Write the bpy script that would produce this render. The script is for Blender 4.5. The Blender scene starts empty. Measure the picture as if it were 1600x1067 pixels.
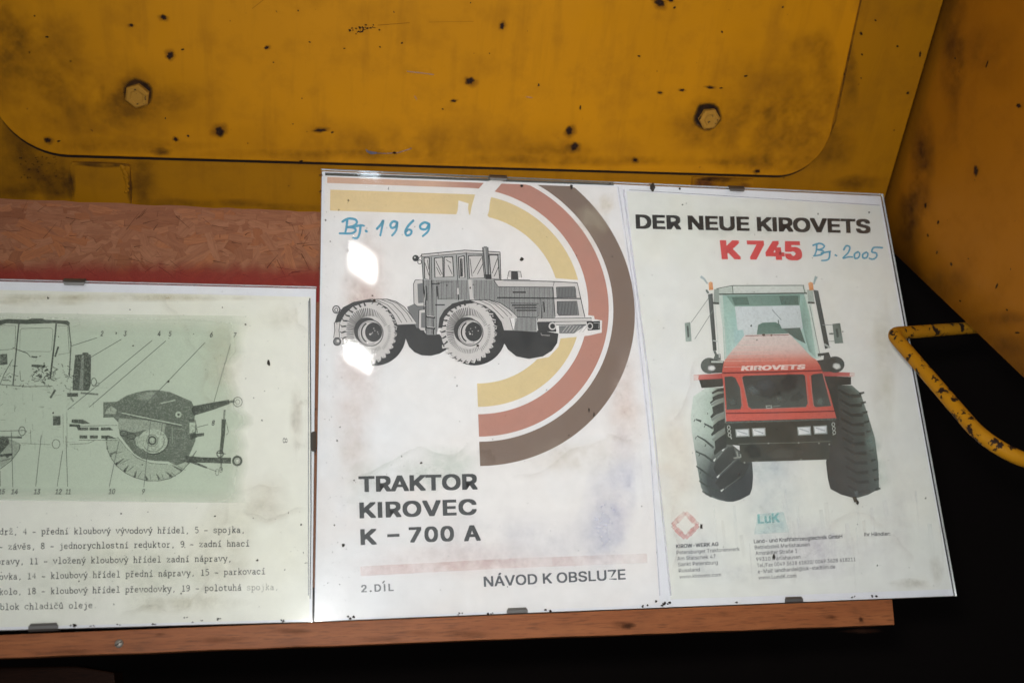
import bpy, bmesh, math, random
from mathutils import Vector, Matrix
from mathutils.geometry import interpolate_bezier, tessellate_polygon
random.seed(7)
SC = bpy.context.scene
COL = SC.collection

# ------------------------------------------------------------------ camera
CAM_LOC = Vector((0.00713696, -0.602164, -0.0273753))
CAM_ROT = Matrix(((0.98269775, 0.18477605, -0.01276478),
                  (-0.17929398, 0.93172469, -0.3158208),
                  (-0.04646285, 0.31264504, 0.94873299)))   # columns: right, forward, up
FPX = 1514.26                                                # focal length in photo pixels (1600 wide)
cam = bpy.data.cameras.new('camera'); camo = bpy.data.objects.new('camera', cam); COL.objects.link(camo)
r, f, u = CAM_ROT.col[0], CAM_ROT.col[1], CAM_ROT.col[2]
m = Matrix((r, u, -f)).transposed().to_4x4(); m.translation = CAM_LOC
camo.matrix_world = m
cam.sensor_width = 36; cam.lens = FPX / 1600 * 36
cam.clip_start = 0.01; cam.clip_end = 100
cam.dof.use_dof = True; cam.dof.focus_distance = 0.64; cam.dof.aperture_fstop = 7.1
SC.camera = camo

# ------------------------------------------------------------------ light
w = bpy.data.worlds.new('World'); SC.world = w; w.use_nodes = True
w.node_tree.nodes['Background'].inputs[0].default_value = (0.95, 0.97, 1.0, 1)
w.node_tree.nodes['Background'].inputs[1].default_value = 0.09
def area(name, loc, target, sx, sy, watts, col=(1, 1, 1), roll=0.0, spread=180):
    l = bpy.data.lights.new(name, 'AREA'); l.shape = 'RECTANGLE'; l.size = sx; l.size_y = sy
    l.energy = watts; l.color = col; l.spread = math.radians(spread)
    o = bpy.data.objects.new(name, l); COL.objects.link(o)
    q = (Vector(target) - Vector(loc)).to_track_quat('-Z', 'Y')
    o.location = loc; o.rotation_euler = (q.to_matrix() @ Matrix.Rotation(roll, 3, 'Z')).to_euler()
    return o
def soften(o, kind):
    """uneven output over the lamp's face: 'disc' fades to its rim, 'low' fades towards its upper edge"""
    l = o.data; l.use_nodes = True; nt = l.node_tree; em = nt.nodes['Emission']
    ge = nt.nodes.new('ShaderNodeNewGeometry'); rp = nt.nodes.new('ShaderNodeValToRGB'); e = rp.color_ramp.elements; rp.color_ramp.interpolation = 'EASE'
    sx = nt.nodes.new('ShaderNodeSeparateXYZ'); nt.links.new(ge.outputs['Parametric'], sx.inputs[0])
    if kind == 'disc':
        sub = nt.nodes.new('ShaderNodeVectorMath'); sub.operation = 'DISTANCE'; sub.inputs[1].default_value = (0.5, 0.5, 0)
        cb = nt.nodes.new('ShaderNodeCombineXYZ'); nt.links.new(sx.outputs[0], cb.inputs[0]); nt.links.new(sx.outputs[1], cb.inputs[1])
        nt.links.new(cb.outputs[0], sub.inputs[0]); nt.links.new(sub.outputs['Value'], rp.inputs[0])
        e[0].position = 0.06; e[0].color = (1, 1, 1, 1); e[1].position = 0.48; e[1].color = (0, 0, 0, 1)
    else:
        nt.links.new(sx.outputs[1], rp.inputs[0])
        e[0].position = 0.30; e[0].color = (1, 1, 1, 1); e[1].position = 1.0; e[1].color = (0, 0, 0, 1)
    nt.links.new(rp.outputs[0], em.inputs['Strength'])
# the camera's own flash, a hand's breadth above the lens
FLASH_W, VEIL_W = 6.55, 34.0
soften(area('flash_lamp', (-0.004, -0.606, 0.010), (0.25, 0.0, 0.24), 0.06, 0.04, FLASH_W, (1.0, 0.985, 0.96), spread=128), 'disc')
# soft bluish light added low behind the camera to veil the lower glass
soften(area('low_veil_light', (0.2, -3.6, -0.35), (0.2, 0.0, -0.2), 3.4, 2.6, VEIL_W, (0.84, 0.91, 1.0)), 'low')
def ray(x, y):
    return CAM_ROT @ Vector(((x - 800) / FPX, 1, -(y - 533.5) / FPX))
def mirror_lamp(name, px, py, dist, va, vb, watts, col=(1, 1, 1)):
    """roof light placed where the glass mirrors it; va, vb = its two sides in (right, up) metres, tipped until they are square to each other"""
    d = ray(px, py); t = -CAM_LOC.y / d.y; p = CAM_LOC + d * t
    d = Vector((d.x, -d.y, d.z)).normalized()
    right = Vector((1, 0, 0)); right = (right - d * right.dot(d)).normalized(); up = Vector((0, 0, 1)); up = (up - d * up.dot(d)).normalized()
    dot = va[0] * vb[0] + va[1] * vb[1]; e = math.sqrt(abs(dot))
    A = right * va[0] + up * va[1] + d * e; B_ = right * vb[0] + up * vb[1] + d * (-e if dot > 0 else e)
    l = bpy.data.lights.new(name, 'AREA'); l.shape = 'RECTANGLE'; l.size = B_.length; l.size_y = A.length; l.energy = watts; l.color = col
    X = B_.normalized(); Y = A.normalized(); Z = X.cross(Y)
    if Z.dot(d) < 0: Y = -Y; Z = X.cross(Y)
    o = bpy.data.objects.new(name, l); COL.objects.link(o)
    mm = Matrix((X, Y, Z)).transposed().to_4x4(); mm.translation = p + d * dist; o.matrix_world = mm
    return o
# bright roof lights of the hall behind the camera (they show in the glass)
mirror_lamp('hall_lamp', 567, 411, 4.0, (0.0, 0.125), (0.115, -0.07), 5.0, (1, 0.99, 0.97))
mirror_lamp('hall_lamp', 560, 557, 4.0, (0.0, 0.085), (0.115, -0.065), 4.0, (1, 0.99, 0.97))
mirror_lamp('hall_lamp', 577, 267, 4.0, (0.0, 0.06), (0.09, -0.02), 0.5, (0.75, 0.88, 1.0))

SC.view_settings.view_transform = 'Standard'; SC.view_settings.look = 'None'
SC.view_settings.exposure = 0.0; SC.view_settings.gamma = 1.0
SC.view_settings.use_curve_mapping = False
SC.render.engine = 'CYCLES'
SC.cycles.transparent_max_bounces = 40

# ------------------------------------------------------------------ helpers
def on(px, py, P0, N):
    d = ray(px, py); t = (P0 - CAM_LOC).dot(N) / d.dot(N)
    return CAM_LOC + d * t
FN = Vector((0, -1, 0))
def PAPER(px, py, y=0.0022):
    return on(px, py, Vector((0, y, 0)), FN)
def lin(c):
    return tuple(((v / 255) / 12.92 if v / 255 < 0.04045 else ((v / 255 + 0.055) / 1.055) ** 2.4) for v in c)
def col(c, k=1.1):
    return tuple(min(0.85, v * k) for v in lin(c))

def link(o, parent=None):
    COL.objects.link(o)
    if parent: o.parent = parent
    return o
def wloc(o):
    v = Vector((0, 0, 0))
    while o: v += o.location; o = o.parent
    return v
def mesh(name, verts, faces, mat, parent=None, colors=None, smooth=False, kind=None):
    me = bpy.data.meshes.new(name)
    off = wloc(parent) if parent else Vector((0, 0, 0))
    me.from_pydata([tuple(Vector(v) - off) for v in verts], [], faces); me.update()
    if colors:
        a = me.color_attributes.new('Col', 'FLOAT_COLOR', 'POINT')
        a.data.foreach_set('color', [x for c in colors for x in c])
    if mat: me.materials.append(mat)
    if smooth: me.polygons.foreach_set('use_smooth', [True] * len(me.polygons))
    o = link(bpy.data.objects.new(name, me), parent)
    if kind: o['kind'] = kind
    return o
def thing(name, loc, label, cat, group=None):
    o = link(bpy.data.objects.new(name, None)); o.location = loc; o.empty_display_size = 0.02
    o['label'] = label; o['category'] = cat
    if group: o['group'] = group
    return o
def slab(name, front, depth_vec, mat, parent, bevel=0.0, seg=2):
    """closed prism from a front outline (world points, counter-clockwise as seen by the camera)"""
    n = len(front); v = [Vector(p) for p in front] + [Vector(p) + depth_vec for p in front]
    f = [tuple(range(n)), tuple(range(2 * n - 1, n - 1, -1))]
    for i in range(n):
        j = (i + 1) % n; f.append((i, i + n, j + n, j))
    o = mesh(name, v, f, mat, parent)
    bm = bmesh.new(); bm.from_mesh(o.data); bmesh.ops.recalc_face_normals(bm, faces=bm.faces)
    if bevel:
        bmesh.ops.bevel(bm, geom=[e for e in bm.edges], offset=bevel, segments=seg, profile=0.6, affect='EDGES', clamp_overlap=True)
    bm.to_mesh(o.data); bm.free()
    return o
def tube(name, pts, rad, mat, parent, res=16, radf=None):
    """tube swept along world points"""
    pts = [Vector(p) for p in pts]; V = []; F = []
    up = Vector((0.3, 0.2, 1)).normalized(); nrm = None
    for i, p in enumerate(pts):
        t = (pts[min(i + 1, len(pts) - 1)] - pts[max(i - 1, 0)]).normalized()
        nrm = (up - t * up.dot(t)).normalized() if nrm is None else (nrm - t * nrm.dot(t)).normalized()
        b = t.cross(nrm)
        for k in range(res):
            a = 2 * math.pi * k / res
            V.append(p + (nrm * math.cos(a) + b * math.sin(a)) * rad)
    for i in range(len(pts) - 1):
        for k in range(res):
            k2 = (k + 1) % res
            F.append((i * res + k, i * res + k2, (i + 1) * res + k2, (i + 1) * res + k))
    F.append(tuple(range(res))); F.append(tuple(range(len(V) - 1, len(V) - res - 1, -1)))
    return mesh(name, V, F, mat, parent, smooth=True)
def fillet(poly, radii, seg=10):
    out = []; n = len(poly)
    for i in range(n):
        p = Vector(poly[i]); rr = radii[i]
        if rr <= 0: out.append(p); continue
        a = (Vector(poly[i - 1]) - p).normalized(); b = (Vector(poly[(i + 1) % n]) - p).normalized()
        ang = a.angle(b); t = rr / math.tan(ang / 2)
        c = p + (a + b).normalized() * (rr / math.sin(ang / 2))
        s = p + a * t - c; e = p + b * t - c; tot = s.angle(e)
        for k in range(seg + 1):
            q = k / seg
            out.append(c + (s * math.sin((1 - q) * tot) + e * math.sin(q * tot)) / math.sin(tot))
    return out

# ------------------------------------------------------------------ materials
def mat(name):
    m = bpy.data.materials.new(name); m.use_nodes = True
    nt = m.node_tree; nt.nodes.clear()
    out = nt.nodes.new('ShaderNodeOutputMaterial')
    return m, nt, out
class NB:
    def __init__(s, nt): s.nt = nt
    def n(s, t, **kw):
        nd = s.nt.nodes.new('ShaderNode' + t)
        for k, v in kw.items():
            if k.startswith('i_'):
                key = k[2:]; key = int(key) if key.isdigit() else key.replace('_', ' ')
                nd.inputs[key].default_value = v
            else: setattr(nd, k, v)
        return nd
    def l(s, a, b): s.nt.links.new(a, b)
    def noise(s, scale, detail=4, rough=0.55, vec=None, stretch=None, seed=0.0):
        tc = s.n('TexCoord').outputs['Object']
        mp = s.n('Mapping'); s.l(tc, mp.inputs[0])
        if stretch: mp.inputs['Scale'].default_value = stretch
        mp.inputs['Location'].default_value = (seed, seed * .7, seed * 1.3)
        nz = s.n('TexNoise', i_Scale=scale, i_Detail=detail, i_Roughness=rough); s.l(mp.outputs[0], nz.inputs['Vector'])
        return nz.outputs[0]
    def ramp(s, fac, stops):
        r = s.n('ValToRGB'); s.l(fac, r.inputs[0]); e = r.color_ramp.elements
        while len(e) < len(stops): e.new(0.5)
        for k, (p, c) in enumerate(stops):
            e[k].position = p; e[k].color = c if len(c) == 4 else (*c, 1)
        return r.outputs[0]
    def mix(s, fac, a, b, mode='MIX'):
        m = s.n('Mix', data_type='RGBA', blend_type=mode)
        for k, v in ((0, fac), (6, a), (7, b)):
            if isinstance(v, (int, float)): m.inputs[k].default_value = v
            elif isinstance(v, tuple): m.inputs[k].default_value = (*v, 1) if len(v) == 3 else v
            else: s.l(v, m.inputs[k])
        return m.outputs[2]
    def math(s, op, a, b=0.0, clamp=False):
        m = s.n('Math', operation=op, use_clamp=clamp)
        for k, v in ((0, a), (1, b)):
            if isinstance(v, (int, float)): m.inputs[k].default_value = v
            else: s.l(v, m.inputs[k])
        return m.outputs[0]
    def bump(s, h, strength, dist):
        b = s.n('Bump', i_Strength=strength, i_Distance=dist); s.l(h, b.inputs['Height']); return b.outputs[0]

def g(v): return (v, v, v, 1)
def plain(name, c, rough=0.6, metal=0.0, spec=0.4):
    m, nt, out = mat(name); b = NB(nt)
    p = b.n('BsdfPrincipled'); p.inputs['Base Color'].default_value = (*c, 1)
    p.inputs['Roughness'].default_value = rough; p.inputs['Metallic'].default_value = metal
    p.inputs['Specular IOR Level'].default_value = spec
    b.l(p.outputs[0], out.inputs[0]); return m

def paint_mat(name, base, dirt, rust_amt=0.0, dark=1.0, rough=0.5, rscale=130):
    m, nt, out = mat(name); b = NB(nt)
    big = b.noise(7, 5, 0.6); mid = b.noise(38, 6, 0.62, seed=3.1); fine = b.noise(420, 3, 0.6, seed=1.7)
    c = b.mix(b.ramp(big, [(0.35, g(0)), (0.72, g(1))]), tuple(v * dark for v in base), tuple(v * dark * .86 for v in base))
    c = b.mix(b.math('MULTIPLY', b.ramp(mid, [(0.5, g(0)), (0.78, g(1))]), 0.30), c, dirt)
    # vertical streaks of grime
    st = b.noise(30, 4, 0.6, stretch=(3.0, 0.35, 0.35), seed=5.0)
    c = b.mix(b.math('MULTIPLY', b.ramp(st, [(0.52, g(0)), (0.75, g(1))]), 0.22), c, dirt)
    # tiny chips and specks
    sp = b.noise(260, 2, 0.5, seed=9.0)
    c = b.mix(b.ramp(sp, [(0.765, g(0)), (0.785, g(1))]), c, (0.05, 0.022, 0.008))
    if rust_amt:
        r1 = b.noise(rscale, 6, 0.62, seed=2.2)
        rm = b.ramp(r1, [(rust_amt, g(0)), (rust_amt + 0.02, g(1))])
        c = b.mix(rm, c, (0.022, 0.012, 0.008))
    p = b.n('BsdfPrincipled'); b.l(c, p.inputs['Base Color'])
    b.l(b.ramp(mid, [(0.3, g(rough - .08)), (0.75, g(rough + .2))]), p.inputs['Roughness'])
    p.inputs['Specular IOR Level'].default_value = 0.08
    hb = b.math('ADD', b.math('MULTIPLY', fine, 0.15), b.noise(9, 2, 0.5, seed=4.0))
    if rust_amt: hb = b.math('SUBTRACT', hb, b.math('MULTIPLY', rm, 0.25))
    b.l(b.bump(hb, 0.25, 0.0012), p.inputs['Normal'])
    b.l(p.outputs[0], out.inputs[0]); return m
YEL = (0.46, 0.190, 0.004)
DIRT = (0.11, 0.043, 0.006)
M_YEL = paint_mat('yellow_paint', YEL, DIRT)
M_PLATE = paint_mat('shaded_plate_yellow', (0.32, 0.135, 0.004), (0.08, 0.03, 0.005))  # darker copy of the hatch yellow paints in the plate's weaker light
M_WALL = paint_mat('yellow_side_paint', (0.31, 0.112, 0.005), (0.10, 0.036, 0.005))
M_HANDLE = paint_mat('chipped_yellow_paint', (0.40, 0.178, 0.007), DIRT, rust_amt=0.555)
M_BOLT = paint_mat('worn_bolt_paint', (0.34, 0.17, 0.025), (0.10, 0.05, 0.02), rust_amt=0.60, rscale=240)
M_GAP = plain('dark_gap', (0.012, 0.006, 0.003), 0.8, 0, 0.2)

def wood_mat(name, a, c2, dark, scale=1.0, stretch=(1.2, 9, 14), streak=0.7, spec=0.2):
    m, nt, out = mat(name); b = NB(nt)
    gr = b.noise(14 * scale, 6, 0.65, stretch=stretch); gf = b.noise(70 * scale, 4, 0.6, stretch=stretch, seed=2)
    bl = b.noise(22, 4, 0.6, seed=6)
    c = b.mix(b.ramp(gr, [(0.3, g(0)), (0.7, g(1))]), a, c2)
    c = b.mix(b.math('MULTIPLY', b.ramp(gf, [(0.5, g(0)), (0.72, g(1))]), streak), c, dark)
    c = b.mix(b.math('MULTIPLY', b.ramp(bl, [(0.5, g(0)), (0.75, g(1))]), 0.35), c, dark)
    p = b.n('BsdfPrincipled'); b.l(c, p.inputs['Base Color']); p.inputs['Roughness'].default_value = 0.5
    p.inputs['Specular IOR Level'].default_value = spec
    b.l(b.bump(gf, 0.3, 0.0006), p.inputs['Normal'])
    b.l(p.outputs[0], out.inputs[0]); return m
M_BATTEN = wood_mat('batten_wood', (0.33, 0.115, 0.04), (0.24, 0.075, 0.025), (0.10, 0.035, 0.014))
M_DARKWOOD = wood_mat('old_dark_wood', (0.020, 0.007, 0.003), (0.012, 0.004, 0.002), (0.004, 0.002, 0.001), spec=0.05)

def osb_mat(name, fibre=(9, 1, .55)):
    m, nt, out = mat(name); b = NB(nt)
    inf = b.n('ObjectInfo').outputs['Random']
    c = b.ramp(inf, [(0.0, (0.25, 0.095, 0.045)), (0.3, (0.29, 0.12, 0.060)), (0.6, (0.33, 0.143, 0.074)), (0.85, (0.34, 0.125, 0.05)), (1.0, (0.21, 0.075, 0.034))])
    gf = b.noise(110, 5, 0.7, stretch=fibre); bl = b.noise(60, 4, 0.6, seed=4)
    c = b.mix(b.math('MULTIPLY', b.ramp(gf, [(0.42, g(0)), (0.7, g(1))]), 0.45), c, (0.12, 0.04, 0.018))
    c = b.mix(b.math('MULTIPLY', b.ramp(bl, [(0.5, g(0)), (0.8, g(1))]), 0.5), c, (0.16, 0.06, 0.03))
    p = b.n('BsdfPrincipled'); b.l(c, p.inputs['Base Color']); p.inputs['Roughness'].default_value = 0.6
    p.inputs['Specular IOR Level'].default_value = 0.25
    b.l(b.bump(gf, 0.4, 0.0006), p.inputs['Normal'])
    b.l(p.outputs[0], out.inputs[0]); return m
M_OSB = osb_mat('pressed_strand_wood')
M_CORE = osb_mat('pressed_board_core', (0.6, 1, 9))

def paper_mat(name, a, c2, c3, sc=14, seed=0.0):
    m, nt, out = mat(name); b = NB(nt)
    n1 = b.noise(sc, 3, 0.5, seed=seed); n2 = b.noise(sc * 1.7, 4, 0.55, seed=seed + 3); n3 = b.noise(900, 2, 0.5)
    c = b.mix(b.ramp(n1, [(0.38, g(0)), (0.68, g(1))]), a, c2)
    c = b.mix(b.math('MULTIPLY', b.ramp(n2, [(0.5, g(0)), (0.75, g(1))]), 0.7), c, c3)
    c = b.mix(b.math('MULTIPLY', n3, 0.05), c, tuple(v * .6 for v in a))
    p = b.n('BsdfPrincipled'); b.l(c, p.inputs['Base Color']); p.inputs['Roughness'].default_value = 0.8
    p.inputs['Specular IOR Level'].default_value = 0.15
    b.l(b.bump(b.noise(18, 3, 0.5, seed=seed + 8), 0.15, 0.002), p.inputs['Normal'])
    b.l(p.outputs[0], out.inputs[0]); return m
M_CARD = paper_mat('white_mount_card', (0.82, 0.82, 0.88), (0.80, 0.79, 0.85), (0.82, 0.81, 0.81))
M_COVER = paper_mat('aged_cover_paper', (0.85, 0.81, 0.81), (0.84, 0.83, 0.86), (0.86, 0.79, 0.77), 11, 2)
M_BROCH = paper_mat('brochure_paper', (0.79, 0.79, 0.75), (0.80, 0.79, 0.79), (0.82, 0.79, 0.71), 10, 5)
M_DIAG = paper_mat('yellowed_diagram_paper', (0.84, 0.83, 0.75), (0.85, 0.82, 0.77), (0.81, 0.78, 0.66), 9, 8)
M_BOARD = plain('hardboard', (0.12, 0.075, 0.045), 0.8)
M_BACK = plain('shadowed_recess', (0.006, 0.0045, 0.004), 0.95, 0, 0.05)  # near-black colour paints in the recess's deep shadow

def ink_mat(name, fade=0.15, scale=500, grain=None, soft=None, rough=0.75):
    m, nt, out = mat(name); b = NB(nt)
    at = b.n('VertexColor', layer_name='Col')
    a = at.outputs['Alpha']
    if grain:
        nz = b.noise(grain, 3, 0.7, seed=1.0)
        a = b.math('MULTIPLY', a, b.ramp(nz, [(0.36, g(0.45)), (0.56, g(1.0))]))
    elif soft:
        nz = b.noise(soft, 5, 0.6, seed=1.0); lo = b.noise(soft * 4, 4, 0.6, seed=4.0)
        a = b.math('MULTIPLY', a, b.ramp(nz, [(0.33, g(0.15)), (0.62, g(1.0))]))
        a = b.math('MULTIPLY', a, b.ramp(lo, [(0.3, g(0.55)), (0.65, g(1.0))]))
    else:
        nz = b.noise(scale, 2, 0.6, seed=1.0)
        a = b.math('MULTIPLY', a, b.ramp(nz, [(0.30, g(1 - fade * 1.8)), (0.55, g(1.0))]))
    p = b.n('BsdfPrincipled'); b.l(at.outputs['Color'], p.inputs['Base Color']); p.inputs['Roughness'].default_value = rough
    p.inputs['Specular IOR Level'].default_value = 0.15
    t = b.n('BsdfTransparent'); mx = b.n('MixShader')
    b.l(a, mx.inputs[0]); b.l(t.outputs[0], mx.inputs[1]); b.l(p.outputs[0], mx.inputs[2])
    b.l(mx.outputs[0], out.inputs[0]); return m
M_INK = ink_mat('printed_ink', 0.05, 1300)
M_GRAIN = ink_mat('grainy_print', grain=1500)
M_WASH = ink_mat('water_stain', soft=45)
M_PHOTO = ink_mat('colour_print', 0.07, 700)
M_DIRT = ink_mat('dirt_specks', 0.05)

def glass_mat(name):
    m, nt, out = mat(name); b = NB(nt)
    fr = b.n('Fresnel', i_IOR=1.5)
    tr = b.n('BsdfTransparent'); tr.inputs[0].default_value = (0.985, 0.992, 0.985, 1)
    g1 = b.n('BsdfGlossy'); g1.inputs['Roughness'].default_value = 0.038
    g2 = b.n('BsdfGlossy'); g2.inputs['Roughness'].default_value = 0.22; g2.inputs[0].default_value = (0.93, 0.97, 1, 1)
    gm = b.n('MixShader', i_0=0.5); b.l(g1.outputs[0], gm.inputs[1]); b.l(g2.outputs[0], gm.inputs[2])
    sm = b.noise(24, 5, 0.6, seed=3)
    b.l(b.ramp(sm, [(0.35, g(0.12)), (0.7, g(0.30))]), gm.inputs[0])
    mx = b.n('MixShader'); b.l(b.math('MULTIPLY', fr.outputs[0], 0.65), mx.inputs[0])
    b.l(tr.outputs[0], mx.inputs[1]); b.l(gm.outputs[0], mx.inputs[2])
    # thin film of dust on the pane
    df = b.n('BsdfDiffuse'); df.inputs[0].default_value = (0.62, 0.60, 0.58, 1)
    dn = b.noise(60, 6, 0.7, seed=7)
    m2 = b.n('MixShader'); b.l(b.ramp(dn, [(0.3, g(0.010)), (0.8, g(0.055))]), m2.inputs[0])
    b.l(mx.outputs[0], m2.inputs[1]); b.l(df.outputs[0], m2.inputs[2])
    b.l(m2.outputs[0], out.inputs[0]); return m
M_GLASS = glass_mat('picture_glass')
M_EDGE = plain('ground_glass_edge', (0.28, 0.31, 0.29), 0.35, 0, 0.5)
M_CLIP = plain('spring_steel', (0.20, 0.19, 0.175), 0.38, 0.85)
M_SCREW = plain('screw_steel', (0.30, 0.27, 0.23), 0.5, 0.5)

# ------------------------------------------------------------------ print builder
class Ink:
    """flat print: polygons given in photo pixels and laid on a plane, with a colour and coverage for each vertex"""
    def __init__(s, fn): s.fn = fn; s.V = []; s.F = []; s.C = []; s.layer = 0; s.cnt = 0; s.sep = 0.012; s.runs = []
    def add(s, pts, faces, cols):
        k = len(s.V); s.cnt += 1; ly = s.layer + (s.cnt % 150) * s.sep; s.runs.append((k, k + len(pts), len(s.F), len(s.F) + len(faces)))     # no two strokes in one plane
        for p in pts: s.V.append(s.fn(p[0], p[1], ly))
        s.C += cols; s.F += [tuple(i + k for i in f) for f in faces]
    def poly(s, pts, c, a=1.0):
        n = len(pts)
        cs = [(*x, a) for x in c] if isinstance(c[0], tuple) else [(*c, a)] * n
        s.add(pts, [tuple(range(n))], cs)
    def line(s, pts, wd, c, a=1.0, w2=None, a2=None):
        n = len(pts); w2 = wd if w2 is None else w2; a2 = a if a2 is None else a2
        P = []; cs = []
        for i, p in enumerate(pts):
            q0 = pts[max(i - 1, 0)]; q1 = pts[min(i + 1, n - 1)]
            dx, dy = q1[0] - q0[0], q1[1] - q0[1]; L = math.hypot(dx, dy) or 1
            t = i / max(n - 1, 1); h = (wd * (1 - t) + w2 * t) / 2; al = a * (1 - t) + a2 * t
            P += [(p[0] - dy / L * h, p[1] + dx / L * h), (p[0] + dy / L * h, p[1] - dx / L * h)]
            cs += [(*c, al)] * 2
        s.add(P, [(2 * i, 2 * i + 1, 2 * i + 3, 2 * i + 2) for i in range(n - 1)], cs)
    def ell(s, cx, cy, rx, ry, c, a=1.0, n=28, rot=0.0):
        cr, sr = math.cos(rot), math.sin(rot)
        s.poly([(cx + rx * math.cos(t) * cr - ry * math.sin(t) * sr, cy + rx * math.cos(t) * sr + ry * math.sin(t) * cr)
                for t in (2 * math.pi * k / n for k in range(n))], c, a)
    def ring(s, cx, cy, rx, ry, wd, c, a=1.0, n=28, a0=0.0, a1=360.0):
        pts = [(cx + rx * math.cos(math.radians(a0 + (a1 - a0) * k / n)), cy + ry * math.sin(math.radians(a0 + (a1 - a0) * k / n))) for k in range(n + 1)]
        s.line(pts, wd, c, a)
    def splat(s, cx, cy, rx, ry, c, a=1.0, n=18, jit=0.25, core=0.45, rot=0.0, rng=random):
        P = [(cx, cy)]; cs = [(*c, a)]; ph = [rng.uniform(0, 6.28) for _ in range(3)]; js = [1 + jit * (.5 * math.sin(2 * math.pi * q_ / n + ph[0]) + .5 * math.sin(4 * math.pi * q_ / n + ph[1]) + .35 * math.sin(10 * math.pi * q_ / n + ph[2])) for q_ in range(n)]
        cr, sr = math.cos(rot), math.sin(rot)
        for q, al in ((core, a), (1.0, 0.0)):
            for k in range(n):
                t = 2 * math.pi * k / n; x = rx * q * js[k] * math.cos(t); y = ry * q * js[k] * math.sin(t)
                P.append((cx + x * cr - y * sr, cy + x * sr + y * cr)); cs.append((*c, al))
        F = [(0, 1 + k, 1 + (k + 1) % n) for k in range(n)]
        F += [(1 + k, 1 + n + k, 1 + n + (k + 1) % n, 1 + (k + 1) % n) for k in range(n)]
        s.add(P, F, cs)
    def blot(s, cx, cy, rr, c, a=1.0, n=9, jit=0.4, asp=1.0, rot=0.0):
        s.poly([(cx + rr * (1 + jit * random.uniform(-1, 1)) * math.cos(2 * math.pi * k / n + rot), cy + asp * rr * (1 + jit * random.uniform(-1, 1)) * math.sin(2 * math.pi * k / n + rot)) for k in range(n)], c, a)
    def text(s, body, bl, br, cap, c, a=1.0, bold=0.0, shear=0.0, spacing=1.0, a2=None, lean=0.0):
        """body from baseline-left to baseline-right (pixels), cap = cap height in pixels, lean = x shift of the tops"""
        vs, fs, x0, x1, ch = glyphs(body, bold, shear, spacing)
        ex = (br[0] - bl[0], br[1] - bl[1]); L = math.hypot(*ex); up = (ex[1] / L * cap + lean, -ex[0] / L * cap)
        if bold:                        # heavier weight: the outline printed again, shifted all round
            sh = [(i_ * bold, j_ * bold * .72) for i_ in (-1, 0, 1) for j_ in (-1, 0, 1)]
            x0 -= bold; x1 += bold
        else: sh = [(0, 0)]
        s.stack(vs, fs, x0, x1, ch, sh, bl, ex, up, c, a, a2, bold)
    def stack(s, vs, fs, x0, x1, ch, sh, bl, ex, up, c, a, a2, bold):
      for dx, dy in sh:
        P = []; cs = []
        for x, y in vs:
            x += dx; y = (y + dy + bold * .72) * ch / (ch + 1.44 * bold)
            t = (x - x0) / (x1 - x0); v = y / ch
            P.append((bl[0] + ex[0] * t + up[0] * v, bl[1] + ex[1] * t + up[1] * v))
            cs.append((*c, a if a2 is None else a * (1 - t) + a2 * t))
        s.add(P, fs, cs)
    def done(s, name, material, parent, label=None, kind=None):
        if s.sep > 0.5:                 # every mark an object of its own
            for a, b, c, d in s.runs:
                o = mesh(name, s.V[a:b], [tuple(i - a for i in f) for f in s.F[c:d]], material, parent, s.C[a:b])
            return o
        o = mesh(name, s.V, s.F, material, parent, s.C, kind=kind)
        if label: o['label'] = label
        return o
_cap = {}
try:
    FONT = bpy.data.fonts.load(bpy.utils.system_resource('DATAFILES', path='fonts') + '/Inter.woff2')
except Exception:
    FONT = None
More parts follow.
